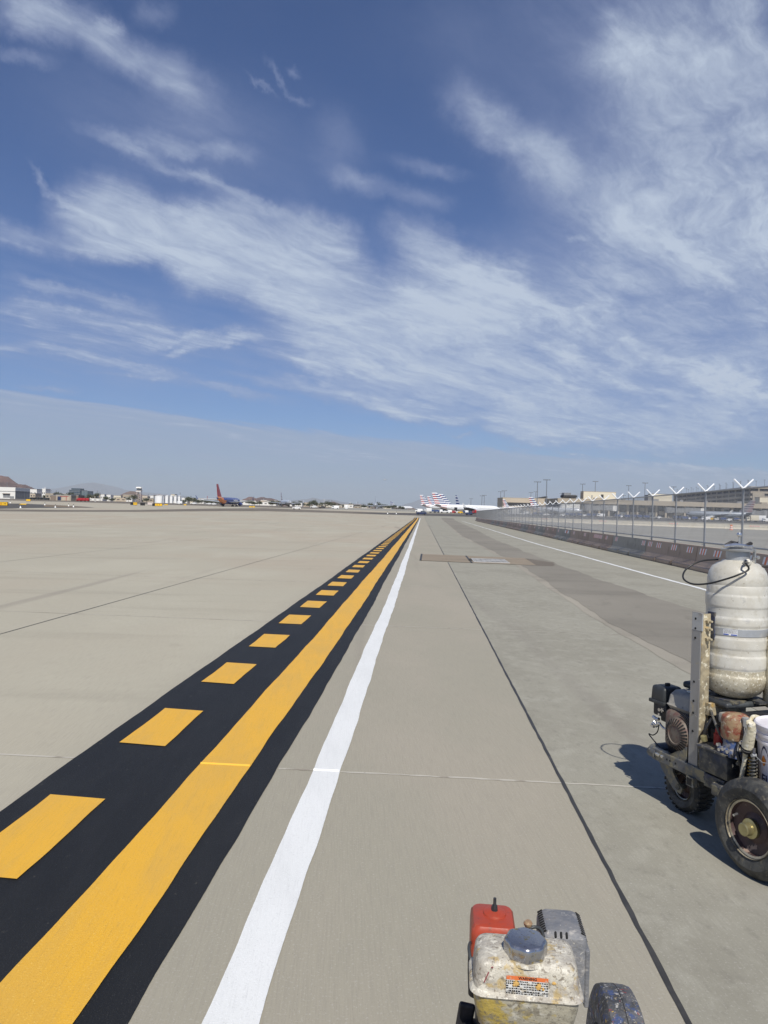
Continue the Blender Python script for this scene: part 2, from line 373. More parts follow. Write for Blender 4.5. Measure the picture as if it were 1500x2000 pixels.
def paint_material(name, col, worn, amt, rough=.55, fleck=None, scale=60):
    m = bpy.data.materials.new(name); m.use_nodes = True
    t = NT(m.node_tree); p = m.node_tree.nodes['Principled BSDF']
    pos = t.new('ShaderNodeTexCoord').outputs['Object']
    rot = t.mapping(pos, (0, 0, 0), (0, 0, R(-3)), (1, 1, 1))
    br = t.noise(t.mapping(rot, scale=(1, .05, 1)), 120, 3, .6); gr = t.noise(rot, 170, 3, .6)
    c = t.mix(t.math('MULTIPLY', t.rng(t.noise(t.mapping(rot, scale=(1, .35, 1)), 2.2, 5, .62), .40, .72), amt), (*col, 1), (*worn, 1))
    c = t.mix(t.math('MULTIPLY', t.rng(t.noise(t.mapping(rot, (3, 3, 0), scale=(1, .12, 1)), 9, 4, .6), .45, .75), amt*.8), c, (*worn, 1))
    c = t.mix(t.math('MULTIPLY', t.rng(br, .5, .8), .35*amt + .1), c, tuple(v*.72 for v in worn) + (1,))
    if fleck: c = t.mix(t.math('MULTIPLY', t.rng(gr, .58, .74), .8), c, (*fleck, 1))
    c = t.mix(t.math('MULTIPLY', t.rng(t.noise(t.mapping(rot, (9, 4, 0)), 110, 3, .7), .54, .70), .55*amt), c, tuple(v*.62 for v in worn) + (1,))
    c = t.mix(t.math('MULTIPLY', t.rng(t.noise(t.mapping(rot, (2, 8, 0), scale=(1, .5, 1)), 26, 6, .75), .62, .74), .4*amt), c, (.27, .25, .20, 1))
    t.val(p.inputs['Base Color'], c); t.val(p.inputs['Roughness'], t.rng(gr, .3, .7, rough - .12, rough + .15)); p.inputs['Specular IOR Level'].default_value = .32
    b = t.new('ShaderNodeBump'); b.inputs['Strength'].default_value = .35; b.inputs['Distance'].default_value = .004
    t.link(t.math('ADD', t.math('MULTIPLY', br, .8), gr), b.inputs['Height']); t.link(b.outputs[0], p.inputs['Normal'])
    return m
M['concrete'] = ground_material('concrete', (.392, .366, .288), 'concrete')
M['asphalt'] = ground_material('asphalt', (.085, .080, .074), 'asphalt')
M['lane_patch'] = ground_material('worn patch', (.212, .196, .163), 'asphalt')
M['old_asphalt'] = ground_material('grey asphalt', (.262, .252, .218), 'asphalt')
M['rubber'] = ground_material('rubbered concrete', (.150, .130, .104), 'asphalt')
M['collar'] = ground_material('drain collar', (.25, .208, .155), 'asphalt')
M['collar_edge'] = ground_material('patch border', (.285, .262, .215), 'asphalt')
M['dirt'] = ground_material('dirt', (.19, .145, .10), 'dirt')
M['desert'] = ground_material('desert', (.25, .205, .15), 'dirt')
M['yellow'] = paint_material('yellow paint', (.70, .385, .034), (.58, .345, .065), .7, .5, (.78, .53, .14))
M['white'] = paint_material('white paint', (.70, .71, .70), (.60, .61, .60), .5, .6, (.86, .88, .9))
M['black'] = paint_material('black paint', (.011, .0115, .012), (.019, .0195, .020), .7, .62, (.05, .052, .055))
M['seal'] = mat('joint sealant', (.035, .034, .033), .55, layers=[((.06, .058, .055), 6, .45, .7, .7)])
M['joint'] = mat('pale joint', (.44, .415, .355), .9, layers=[((.22, .19, .15), 3.0, .5, .62, .8), ((.12, .10, .08), 14, .62, .7, .8)])
M['ridge_y'] = mat('yellow ridge', (.80, .44, .05), .5); M['ridge_w'] = mat('white ridge', (.82, .84, .86), .5)

# ------------------------------------------------------------------ ground sheets
def sheet(name, rows, cols, dz, m):
    b = MB(); n = len(cols)
    b.v = [(x, y, zf(y) + dz) for y in rows for x in cols]
    b.f = [(j*n + i, j*n + i + 1, (j+1)*n + i + 1, (j+1)*n + i) for j in range(len(rows)-1) for i in range(n-1)]
    b.m = [0]*len(b.f)
    return structure(b.build(name, m, smooth='sheet'))
def ribbon(name, left, right, dz, m, parent=None):      # a sheet between two edges given as lists of points
    b = MB(); n = len(left)
    b.v = [(p[0], p[1], zf(p[1]) + dz) for pr in zip(left, right) for p in pr]
    b.f = [(2*i, 2*i + 1, 2*i + 3, 2*i + 2) for i in range(n-1)]; b.m = [0]*(n-1)
    return structure(b.build(name, m, smooth='sheet'))
def interp(pts, y):
    for (a, b) in zip(pts[:-1], pts[1:]):
        if y <= b[1] or b is pts[-1]:
            k = (y - a[1])/(b[1] - a[1]); return a[0] + (b[0] - a[0])*k
def along(pts, n):                                       # n points spread along a polyline
    seg = [(Vector(b[:2]) - Vector(a[:2])).length for a, b in zip(pts[:-1], pts[1:])]; tot = sum(seg); out = []
    for i in range(n):
        d = tot*i/(n-1); k = 0
        while k < len(seg)-1 and d > seg[k]: d -= seg[k]; k += 1
        out.append(Vector(pts[k][:2]).lerp(Vector(pts[k+1][:2]), min(1, d/max(seg[k], 1e-6))))
    return out
def band(name, upper, lower, dz, m, n=60, jit=0.0):     # a band far off, its edges read from the photograph
    rnd = random.Random(len(name)*7 + int(upper[0][0]))
    u = along([G(*p) for p in upper], n); l = along([G(*p) for p in lower], n)
    if jit:
        for q in u + l: q.y += rnd.uniform(-jit, jit)
    return ribbon(name, u, l, dz, m)
far_rows = [-400, -40, 60, 180, 300, 440, 560, 700, 900, 1200, 1500, 3000, 8000, 25000]
sheet('ground', far_rows, [-25000, -6000, -1500, -600, 0, 600, 1500, 6000, 25000], -.08, M['desert'])
sheet('apron', [-30, 0, 30, 60, 120, 180, 250, 330, 440], [-420, -200, -60, 0, 60, 200, 420], 0, M['concrete'])
# dark and worn bands across the far apron and the runways beyond
band('taxiway_shoulder', [(-80, 994), (100, 995.6), (250, 996.3), (420, 993.2), (520, 992.6), (640, 997.3), (760, 1001.4), (830, 1002.2), (940, 1004.2)],
     [(-80, 998), (100, 999.6), (250, 999.6), (420, 998.4), (520, 998.6), (640, 1001.4), (760, 1005.6), (830, 1007.4), (940, 1009.4)], .006, M['rubber'], 80, .8)
band('taxiway_crossing', [(690, 1001.2), (740, 1001.8), (800, 1002.5), (880, 1004.4), (1010, 1007.6)], [(690, 1001.6), (740, 1004.2), (800, 1006), (880, 1008.4), (1010, 1011.6)], .012, M['asphalt'], 40)
band('runway_island', [(-80, 982.5), (40, 983.6), (100, 986), (150, 988.6), (183, 991)], [(-80, 995), (40, 992.6), (100, 992), (150, 991.8), (183, 991.4)], .010, M['asphalt'], 40)
band('dirt_island', [(86, 986.2), (120, 987.4), (165, 990.4)], [(86, 989.6), (120, 990.6), (165, 991.3)], .016, M['dirt'], 20)
sheet('runway', [440, 500, 560, 640, 700], [-900, -500, -200, -40], .004, M['rubber'])
sheet('ramp', [440, 500, 560, 640, 700], [-40, 100, 300, 700], .004, M['old_asphalt'])
sheet('service_road', [300, 360, 440, 490], [46, 120, 260, 420], .008, M['asphalt'])
sheet('infield', [702, 800, 900, 1200, 1490], [-1500, -500, 0, 400], -.04, M['dirt'])

# the lane beyond the fence, and the worn patch that runs up the service lane
FX = lambda Y: 8.386 + .08*Y          # foot of the barrier row
fy = [6, 12, 20, 30, 45, 70, 100, 140, 193, 240]
ribbon('side_apron', [(FX(y) + .35, y) for y in fy], [(150 + y*.1, y) for y in fy], .004, M['old_asphalt'])
rnd = random.Random(3)
PL = [(3.50, 3.0), (3.53, 8.3), (3.56, 10.35), (3.71, 12.9), (4.59, 24.7), (5.53, 45.5), (6.08, 58), (9.1, 101), (16.97, 219)]
PR = [(5.72, 3.0), (5.76, 13.6), (5.78, 16.7), (6.0, 25), (7.8, 54), (9.9, 78), (11.6, 101), (20.5, 219)]
ys = [3.0*(219/3.0)**(i/180) for i in range(181)]
wob = lambda y, s, a: a*(math.sin(y*1.3 + s) + .7*math.sin(y*.47 + 2*s) + .5*math.sin(y*3.1 + 3*s) + .35*math.sin(y*7.7 + s*5))
ribbon('patch_border', [(interp(PL, y) - .17 + wob(y, 1, .02), y) for y in ys], [(interp(PL, y) + .12, y) for y in ys], .003, M['collar_edge'])
ribbon('worn_patch', [(interp(PL, y) + wob(y, 2, .035), y) for y in ys], [(interp(PR, y) + wob(y, 4, .05), y) for y in ys], .006, M['lane_patch'])
ribbon('patch_stain', [(4.75 + wob(y, 5, .12), y) for y in [24.6 + .1*i for i in range(40)]], [(6.15 - abs(y - 26.5)*.25 + wob(y, 6, .06), y) for y in [24.6 + .1*i for i in range(40)]], .009, M['rubber'])

# drain with its brown concrete collar
def quad(name, pts, dz, m):
    b = MB(); b.add([(x, y, dz) for x, y in pts], [(0, 1, 2, 3)]); return structure(b.build(name, m, smooth='sheet'))
quad('drain_collar', [(1.31, 25.6), (3.02, 25.15), (3.26, 29.2), (1.56, 29.7)], .011, M['collar'])
quad('drain_collar', [(3.05, 25.14), (5.15, 24.75), (5.5, 28.7), (3.29, 29.19)], .011, M['collar'])
b = MB()
for p, q in (((1.31, 25.6), (1.56, 29.7)), ((3.03, 25.1), (3.28, 29.2))):
    d = Vector((q[0]-p[0], q[1]-p[1], 0)).normalized().cross(Vector((0, 0, 1)))*.035
    b.add([(p[0]-d.x, p[1]-d.y, .014), (p[0]+d.x, p[1]+d.y, .014), (q[0]+d.x, q[1]+d.y, .014), (q[0]-d.x, q[1]-d.y, .014)], [(0, 1, 2, 3)])
structure(b.build('collar_joint', M['seal'], smooth='sheet'))
M['grate'] = mat('galvanised grate', (.50, .49, .46), .5, .3, [((.25, .22, .18), 3, .45, .7, .6)]); M['hole'] = mat('dark hole', (.012, .012, .012), .9)
dg = thing('drain_grate', 'pale slotted steel drain grate set in the brown concrete collar', 'drain grate', (3.13, 25.45, .012), R(-4))
b = MB().box((.62, .05, .012), (1.24, .10, .024)).box((.62, 1.85, .012), (1.24, .10, .024)).box((.62, .95, .0125), (1.24, .14, .025))
for k in range(20): b.box((.03 + k*.062, .95, .011), (.036 if k % 3 else .055, 1.72, .018))
b.build('grate_bars', M['grate'], dg); MB().box((.62, .95, -.001), (1.2, 1.8, .006)).build('grate_well', M['hole'], dg)
MB().prism([(-.14, 0), (0, 0), (-.03, .05), (-.10, .06)], .75, 1.05).build('lifting_lug', M['seal'], dg)

# ------------------------------------------------------------------ painted lines, laid by hand and a little wavy
BEND = lambda Y: .0555*Y - .0038*max(0.0, Y - 12)
def wavy(seed, amp):
    rr = random.Random(seed)
    w_ = [(rr.uniform(.30, .45), rr.uniform(0, 6.3), .25), (rr.uniform(.7, 1.1), rr.uniform(0, 6.3), .6), (rr.uniform(1.6, 2.6), rr.uniform(0, 6.3), 1.0), (rr.uniform(5, 8), rr.uniform(0, 6.3), 1.6), (rr.uniform(14, 20), rr.uniform(0, 6.3), 2.4), (rr.uniform(.05, .08), rr.uniform(0, 6.3), .10)]
    return lambda Y: amp*sum(a*math.sin(2*PI*Y/l + p) for l, p, a in w_)
def line_ys(y0, y1):
    out = [y0]; 
    while out[-1] < y1: out.append(min(y1, out[-1] + max(.018, out[-1]*.0045)))
    return out
def painted(name, sl, sr, y0, y1, dz, m, wl, wr):
    ys = line_ys(y0, y1)
    return ribbon(name, [(sl + BEND(y) + wl(y), y) for y in ys], [(sr + BEND(y) + wr(y), y) for y in ys], dz, m)
wYL, wYR = wavy(11, .003), wavy(12, .003)
painted('black_marking', -2.225, -.885, -1, 210, .005, M['black'], wavy(1, .003), wavy(2, .0034))
painted('yellow_marking', -1.395, -1.06, -1, 209.5, .010, M['yellow'], wYL, wYR)
wWL, wWR = wavy(21, .0030), wavy(22, .0034)
painted('white_marking', -.668, -.489, -1, 204, .005, M['white'], wWL, wWR)
b = MB(); wdl, wdr = wavy(31, .003), wavy(32, .004); rr = random.Random(5)
for k in range(-2, 112):
    y0 = 3.215 + 1.843*k; L = .90
    sk = .012*rr.uniform(-1, 1); n = 10 if k < 12 else 3
    vs = []
    for i in range(n+1):
        y = y0 + L*i/n
        vs += [(-2.062 + BEND(y) + wdl(y), y + .045 + rr.uniform(-.003, .003), zf(y) + .010), (-1.728 + BEND(y) + wdr(y), y + sk, zf(y) + .010)]
    b.add(vs, [(2*i, 2*i+1, 2*i+3, 2*i+2) for i in range(n)])
structure(b.build('yellow_dashes', M['yellow'], smooth='sheet'))
EW = [(7.05, 3), (7.35, 10), (7.73, 17.5), (8.17, 26), (9.27, 46), (12.0, 83), (19.04, 181)]
ws = wavy(41, .006); ys = line_ys(3, 181)
ribbon('white_edge_line', [(interp(EW, y) - .07 + ws(y), y) for y in ys], [(interp(EW, y) + .07 + ws(y + .3), y) for y in ys], .005, M['white'])

# slab joints: sealed ones along the lane, pale ones across it
def joint_line(name, p, q, wd, m, dz=.003, n=60, jit=.002):
    p, q = Vector(p), Vector(q); d = (q - p).normalized(); nn = Vector((d.y, -d.x)); rr = random.Random(int(p.y*100) + 3)
    A, B = [], []
    for i in range(n+1):
        c = p.lerp(q, (i/n)**(2 if n > 60 else 1)); A.append(c - nn*(wd/2 + rr.uniform(-jit, jit))); B.append(c + nn*(wd/2 + rr.uniform(-jit, jit)))
    ribbon(name, A, B, dz, m)
joint_line('sealed_joint', (.92 + .0517*1, 1), (.92 + .0517*25.2, 25.2), .021, M['seal'], n=160, jit=.003)
joint_line('sealed_joint', (.92 + .0517*29.6, 29.6), (.92 + .0517*250, 250), .030, M['seal'], n=90)
joint_line('sealed_joint', (-5.29 + .0617*2, 2), (-5.29 + .0617*150, 150), .018, M['seal'], n=120)
joint_line('sealed_joint', (-11.6 + .06*2, 2), (-11.6 + .06*220, 220), .012, M['seal'], n=100)
joint_line('sealed_joint', (-17.9 + .06*10, 10), (-17.9 + .06*240, 240), .012, M['seal'], n=100)
for k in range(9):
    y = 4.66 + 6.07*k; sl = -.07 if k else -.066
    for a, c_ in ((-26, -2.22), (-.885, -.668), (-.489, 7.0 if k else 3.3)):
        a0 = a + BEND(y) if a > -20 else a; c0 = c_ + BEND(y) if c_ < 5 else c_
        joint_line('slab_joint', (a0, y + sl*a0), (c0, y + sl*c0), .020 if k == 0 else .022, M['joint'], .002, 60 if k < 2 else 20, .006 if k < 2 else .004)
    for (s0, s1, mm) in ((-1.395, -1.06, 'ridge_y'), (-.668, -.489, 'ridge_w')):   # paint bridging the joint stands up as a small ridge
        if k > 0: continue
        x0, x1 = s0 + BEND(y) + .008, s1 + BEND(y) - .008; y0, y1 = y + sl*x0, y + sl*x1; h0 = .010 if mm == 'ridge_y' else .005
        bb = MB().add([(x0, y0-.011, h0), (x1, y1-.011, h0), (x1, y1, h0+.007), (x0, y0, h0+.007), (x0, y0+.011, h0), (x1, y1+.011, h0)], [(0, 1, 2, 3), (3, 2, 5, 4), (0, 3, 4), (1, 5, 2)])
        structure(bb.build('paint_ridge', M[mm], smooth='sheet'))
# ------------------------------------------------------------------ barriers and fence
M['bar_grey'] = mat('grey barrier concrete', (.43, .40, .335), .9, layers=[((.31, .28, .23), 1.2, .4, .7, .7, (1, .3, 1)), ((.52, .495, .44), 5, .5, .75, .5), ((.10, .09, .08), 2.5, .58, .72, .5, (1, .4, .3))], bump=.25, bscale=40)
M['bar_brown'] = mat('brown barrier concrete', (.50, .385, .295), .9, layers=[((.40, .30, .225), 1.2, .4, .7, .7, (1, .3, 1)), ((.53, .44, .35), 5, .5, .75, .5), ((.09, .075, .06), 2.5, .58, .72, .5, (1, .4, .3))], bump=.25, bscale=40)
M['bar_cream'] = mat('cream barrier concrete', (.66, .61, .50), .9, layers=[((.55, .50, .39), 1, .4, .7, .6)], bump=.2, bscale=30)
M['orange'] = mat('orange reflective sheet', (.80, .17, .045), .45, layers=[((.45, .09, .03), 9, .5, .7, .6)]); M['refl'] = mat('white reflective sheet', (.86, .86, .85), .45, layers=[((.5, .49, .46), 9, .5, .7, .6)])
M['steel'] = mat('galvanised steel', (.40, .41, .42), .5, .5, [((.30, .31, .32), 8, .4, .7, .6)])
M['wire'] = mat('fence wire', (.52, .53, .54), .5, .4)
M['arm'] = mat('white barb arm', (.82, .84, .86), .5)
E_DIR = Vector((.08, 1, 0)).normalized(); E_ROT = -math.atan(.08)
PROF = [(-.31, .0), (.31, 0), (.31, .075), (.15, .30), (.085, .80), (-.085, .80), (-.15, .30), (-.31, .075)]
def barrier_mesh(L, m, cutsn=2, hs=1.0):
    b = MB(); ends = [-L/2 + .01]
    s0 = [(x, z*hs) for x, z in PROF]
    up = [(x, z) for x, z in s0 if z > .05]; up = [(-.31, .085), (.31, .085)] + [(x, z) for x, z in s0[2:]]
    b.prism([(-.305, .085)] + [(x, max(z, .085)) for x, z in s0 if z > .08*hs][::-1] + [(.305, .085)], -L/2 + .012, L/2 - .012)
    k = cutsn; cw = .26                                  # feet between the lifting slots
    edges = [-L/2 + .012] + [e for i in range(k) for e in (-L/2 + L*(i + 1)/(k + 1) - cw/2, -L/2 + L*(i + 1)/(k + 1) + cw/2)] + [L/2 - .012]
    for i in range(0, len(edges), 2):
        a, c = edges[i], edges[i+1]; b.prism([(-.33, 0), (.33, 0), (.35, .04), (.35, .13), (.33, .150), (.22, .19), (-.22, .19), (-.33, .150), (-.35, .13), (-.35, .04)], a, c)
    return b.build('concrete_barrier', m)
def stripe_panel(parent, y0, wd, n, h=.20, z0=.535, slant=.06, seed=0):
    b = MB(); st = wd/n
    for i in range(n):
        ya, yb = y0 + i*st, y0 + (i+1)*st
        pts = []
        for (yy, zz) in ((ya + slant, z0), (yb + slant, z0), (yb, z0 + h), (ya, z0 + h)):
            x = -(.15 - (zz - .30)/.5*.065) - .006; pts.append((x, yy, zz))
        b.add(pts, [(3, 2, 1, 0)], i % 2)
    return b.build('reflector_panel', [M['refl'], M['orange']], parent, smooth='sheet')
BL = 6.2; rnd = random.Random(19)
ORD = ['first', 'second', 'third', 'fourth', 'fifth', 'sixth', 'seventh', 'eighth', 'ninth', 'tenth', 'eleventh', 'twelfth', 'thirteenth', 'fourteenth', 'fifteenth', 'sixteenth', 'seventeenth', 'eighteenth', 'nineteenth', 'twentieth', 'twenty-first', 'twenty-second', 'twenty-third', 'twenty-fourth', 'twenty-fifth', 'twenty-sixth', 'twenty-seventh', 'twenty-eighth', 'twenty-ninth', 'thirtieth']
cols_ = ['bar_brown', 'bar_brown', 'bar_grey', 'bar_brown', 'bar_brown'] + [rnd.choice(['bar_brown', 'bar_brown', 'bar_grey']) for _ in range(40)]
protos = {}
for k in range(-1, 28):
    yc = 24.9 - BL/2 + BL*k*math.cos(E_ROT)
    if k == -1: continue
    mn = cols_[k]
    o = barrier_mesh(BL - .03, M[mn]) if mn not in protos else None
    if o is None: o = protos[mn].copy(); COL.objects.link(o)
    else: protos[mn] = o
    o.location = (FX(yc) + .31, yc, zf(yc)); o.rotation_euler = (0, 0, E_ROT)
    cname = 'brown' if mn == 'bar_brown' else 'grey'
    tag(o, f'{cname} concrete barrier under the chain link fence, {ORD[k]} from its near end', 'barrier', 'concrete barriers under the chain link fence')
    # reflectors: two small chevron boards near the ends, longer ones on a few
    lay = {1: [(-2.9, .62, 4), (-1.1, .74, 4), (.5, .95, 5)], 0: [(-2.6, .6, 4), (-.2, .7, 4), (1.9, .7, 5)], 2: [(-2.9, .55, 4), (1.7, .6, 4)], 3: [(-.9, 1.9, 17), (2.2, .6, 4)]}.get(k)
    lay = {0: [(-2.7, .62, 5), (-1.35, .62, 5), (.9, .62, 5), (2.2, .6, 5)], 1: [(-2.7, .6, 5), (-.95, .62, 5), (1.0, .6, 5), (2.25, .55, 5)], 2: [(-2.9, .5, 5), (2.0, .55, 5)], 3: [(-1.9, .5, 4), (-.6, 2.2, 20)]}.get(k, lay)
    if lay is None: lay = [(rnd.uniform(-2.8, -1.6), rnd.choice([.4, .55, 1.6]), rnd.choice([3, 5, 12])), (rnd.uniform(.2, 2.2), .5, 5)]
    for (y0, wd, n) in lay: stripe_panel(o, y0, wd, n, seed=k)
fn = thing('chain_link_fence', 'long grey chain link fence with white V arms, standing on the barrier row', 'fence', (FX(0) + .31, 0, 0), E_ROT)
Z0, Z1 = .90, 2.62
sl_ = 1/math.cos(E_ROT)
posts = []; y = 21.48 - 3.08*2
while y < 194: posts.append(y*sl_); y += 3.08 + .0018*(y - 20)
yA, yB = posts[0] - 1.0, posts[-1]
pm = MB().cyl((0, 0, .78), (0, 0, Z1 + .02), .030, n=10).box((0, 0, .86), (.13, .16, .014)); p0 = pm.build('post', M['steel'], fn, 40)
am = MB()
for s in (-1, 1): am.cyl((0, 0, Z1 + .0), (s*.27, 0, Z1 + .27), .026, n=6)
a0 = am.build('barb_arm', M['arm'], fn)
for i, yy in enumerate(posts):
    p = p0 if i == 0 else p0.copy(); a = a0 if i == 0 else a0.copy()
    if i: COL.objects.link(p); COL.objects.link(a); p.parent = fn; a.parent = fn
    z = zf(yy/sl_); p.location = (0, yy, z); a.location = (0, yy, z); a.rotation_euler = (0, 0, R(rnd.uniform(-4, 4)))
def rail(z, r, name):
    ps = [yA] + [q for q in (60, 120, 180, 185, 190) if yA < q < yB] + [yB]
    MB().tube([(0, q, z + zf(q/sl_)) for q in ps], r, 8).build(name, M['steel'], fn, 40)
rail(Z1, .024, 'top_rail'); rail(Z0 + .03, .022, 'bottom_rail')
b = MB(); hh = Z1 - Z0; step = .0707; yy = yA - hh
def wire(p, q, r):
    d = (q - p).normalized(); a = Vector((1, 0, 0)); c = d.cross(a)
    vs = [e + r*(a*math.cos(t) + c*math.sin(t)) for e in (p, q) for t in (0, 2.094, 4.189)]
    b.add(vs, [(0, 1, 4, 3), (1, 2, 5, 4), (2, 0, 3, 5)])
while yy < yB:
    for s, dx in ((1, .002), (-1, -.002)):
        ya, yb = (yy, yy + hh) if s > 0 else (yy + hh, yy)
        ends = []
        for (u, v) in ((ya, Z0), (yb, Z1)):
            ends.append([u, v])
        # clip to the run of the fence
        (u0, v0), (u1, v1) = ends; ok = True
        for lim, sg in ((yA, 1), (yB, -1)):
            if sg*(u0 - lim) < 0 and sg*(u1 - lim) < 0: ok = False; break
            if sg*(u0 - lim) < 0: k = (lim - u0)/(u1 - u0); u0, v0 = lim, v0 + (v1 - v0)*k
            if sg*(u1 - lim) < 0: k = (lim - u0)/(u1 - u0); u1, v1 = lim, v0 + (v1 - v0)*k
        if ok and abs(u1 - u0) > .02: wire(Vector((dx, u0, v0 + zf(u0/sl_))), Vector((dx, u1, v1 + zf(u1/sl_))), .0024)
    yy += step
b.build('chain_mesh', M['wire'], fn, smooth='sheet')
# the second fence run turns away behind the far end
# ------------------------------------------------------------------ cream barriers across the far side
p, q = Vector((82.0, 158.0)), Vector((39.5, 206.0)); d = (q - p).normalized(); LL = 9.0
nB = int((q - p).length/LL) + 1; rz = -math.atan2(d.x, d.y)
proto = None
for k in range(-1, nB):
    c = p + d*LL*(k + .5)
    if proto is None: o = barrier_mesh(LL - .04, M['bar_cream'], 2, 1.3); proto = o
    else: o = proto.copy(); COL.objects.link(o)
    o.location = (c.x, c.y, zf(c.y)); o.rotation_euler = (0, 0, rz)
    tag(o, f'cream concrete barrier beyond the fenced apron, {ORD[k+1]} from the near end', 'barrier', 'cream barriers across the side apron')
    if k % 2 == 0:
        o2 = stripe_panel(o, rnd.uniform(-3.5, -1), 2.2, 12, .2, .72, .08)
        o2.data.transform(T(-.03, 0, 0))
# ------------------------------------------------------------------ far materials
M['cream'] = mat('cream stucco', (.62, .57, .45), .9); M['tan'] = mat('tan concrete', (.37, .32, .25), .9, layers=[((.30, .26, .20), .15, .4, .7, .6)])
M['tan2'] = mat('pale tan panel', (.46, .39, .30), .9); M['bwhite'] = mat('white wall', (.72, .71, .67), .8); M['bgrey'] = mat('grey metal siding', (.20, .205, .21), .7, layers=[((.26, .265, .27), .8, .45, .6, .8, (1, 1, .02))])
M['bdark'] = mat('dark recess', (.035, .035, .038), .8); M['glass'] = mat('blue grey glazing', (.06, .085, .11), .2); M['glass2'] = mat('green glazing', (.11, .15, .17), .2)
M['brickr'] = mat('brown block wall', (.21, .165, .13), .9); M['garage'] = mat('garage concrete', (.36, .315, .25), .9, layers=[((.28, .245, .20), .2, .4, .7, .6)])
M['red'] = mat('red paint', (.38, .02, .025), .4); M['navy'] = mat('navy paint', (.022, .035, .095), .45); M['bluecart'] = mat('blue canvas', (.03, .06, .17), .6)
M['sign_y'] = mat('yellow sign face', (.75, .45, .02), .5); M['sign_k'] = mat('sign black', (.012, .012, .012), .6); M['sign_r'] = mat('dark red legend', (.25, .03, .01), .5)
M['tankw'] = mat('white tank', (.82, .82, .80), .6); M['lattice'] = mat('tower steel', (.55, .48, .45), .7); M['vanw'] = mat('white vehicle paint', (.75, .75, .74), .35, coat=.3)
M['tyre'] = mat('rubber', (.02, .02, .021), .8); M['mast'] = mat('mast steel', (.20, .215, .24), .6, .3); M['cone'] = mat('orange plastic', (.65, .16, .03), .5)
M['leaf'] = mat('dusty leaves', (.075, .085, .045), .8, layers=[((.045, .055, .03), .6, .4, .6, .8), ((.12, .115, .07), 1.4, .55, .7, .6)]); M['bark'] = mat('bark', (.12, .09, .065), .9)
M['p_white'] = mat('aircraft white', (.76, .77, .78), .35, coat=.4); M['p_silver'] = mat('aircraft silver', (.50, .53, .57), .35, .2, coat=.3); M['p_blue'] = mat('aircraft blue', (.022, .04, .21), .3, coat=.5)
M['p_red'] = mat('aircraft red', (.33, .010, .015), .35, coat=.3); M['p_orange'] = mat('aircraft orange', (.62, .20, .05), .35, coat=.3); M['p_navy'] = mat('stripe blue', (.008, .032, .15), .35, coat=.3); M['p_grey'] = mat('engine grey', (.22, .23, .25), .4, .3)
M['p_shaded'] = mat('aircraft shaded silver', (.25, .28, .32), .4, .2); M['sh_red'] = mat('drab red', (.14, .05, .055), .5); M['sh_navy'] = mat('drab blue', (.05, .05, .08), .5); M['sh_white'] = mat('drab white', (.28, .26, .27), .5)  # darker livery copies: the shade on one parked airliner is put into its colours
M['p_dark'] = mat('dark opening', (.02, .02, .025), .5)

# ------------------------------------------------------------------ hills and mountains
def hill(name, prof, Y, depth, m, seed, rows=14, base=-6):
    """a ridge whose skyline runs through the photograph's points, with real slopes before and behind"""
    rr = random.Random(seed); pts = [XZ(px, py, Y) for px, py in prof]
    n = 90; b = MB(); x0, x1 = pts[0][0], pts[-1][0]
    ph = [rr.uniform(0, 6.3) for _ in range(8)]
    for j in range(rows):
        v = j/(rows-1)*2 - 1; f = max(0.0, 1 - abs(v)**1.25)
        for i in range(n):
            x = x0 + (x1-x0)*i/(n-1)
            k = 0
            while k < len(pts)-2 and x > pts[k+1][0]: k += 1
            u = (x - pts[k][0])/(pts[k+1][0] - pts[k][0]); z = pts[k][1] + (pts[k+1][1] - pts[k][1])*u
            w_ = (x1-x0)
            g = math.sin(x/w_*31 + ph[0] + v*3)*.5 + math.sin(x/w_*67 + ph[1] - v*5)*.3 + math.sin(x/w_*137 + ph[2] + v*9)*.2
            hgt = base + (z - base)*f*(1 + .13*g*(abs(v))) + (z - base)*.02*g*(1-abs(v))
            b.v.append((x + v*depth*.08*g, Y + v*depth + g*depth*.05, hgt))
    b.f = [(j*n+i, j*n+i+1, (j+1)*n+i+1, (j+1)*n+i) for j in range(rows-1) for i in range(n-1)]; b.m = [0]*len(b.f)
    return structure(b.build(name, m, smooth=60))
M['rock_red'] = mat('red rock', (.165, .098, .080), .95, layers=[((.075, .05, .045), .012, .45, .62, .9, (1, 1, 2.5)), ((.21, .14, .11), .03, .5, .7, .6)])
M['rock_brown'] = mat('brown rock', (.17, .11, .08), .95, layers=[((.08, .055, .045), .012, .45, .62, .8), ((.12, .10, .06), .03, .5, .7, .6)])
M['rock_far'] = mat('far rock', (.155, .15, .15), .95, layers=[((.12, .115, .115), .0015, .4, .6, .8)])
hill('hill', [(-160, 948), (-90, 935), (-40, 930), (-8, 926), (12, 929), (22, 938), (30, 944), (44, 945), (54, 950), (70, 957), (90, 972)], 2600, 260, M['rock_red'], 1)
hill('hill', [(222, 974), (238, 966), (250, 960), (258, 958.5), (266, 961), (276, 965), (290, 968), (312, 965), (330, 969), (345, 976)], 3000, 220, M['rock_brown'], 2)
hill('hill', [(462, 982), (478, 974), (488, 969), (494, 970), (500, 974), (506, 971), (513, 969.5), (522, 972), (534, 973), (545, 977), (560, 979), (585, 982), (600, 986)], 3300, 240, M['rock_red'], 3)
hill('hill', [(612, 988), (635, 981), (652, 979), (664, 983), (680, 986), (694, 985), (706, 984), (718, 986), (735, 991)], 3300, 200, M['rock_brown'], 4)
hill('hill', [(770, 1000), (786, 991), (796, 989.5), (806, 991), (820, 999)], 3400, 150, M['rock_brown'], 5)
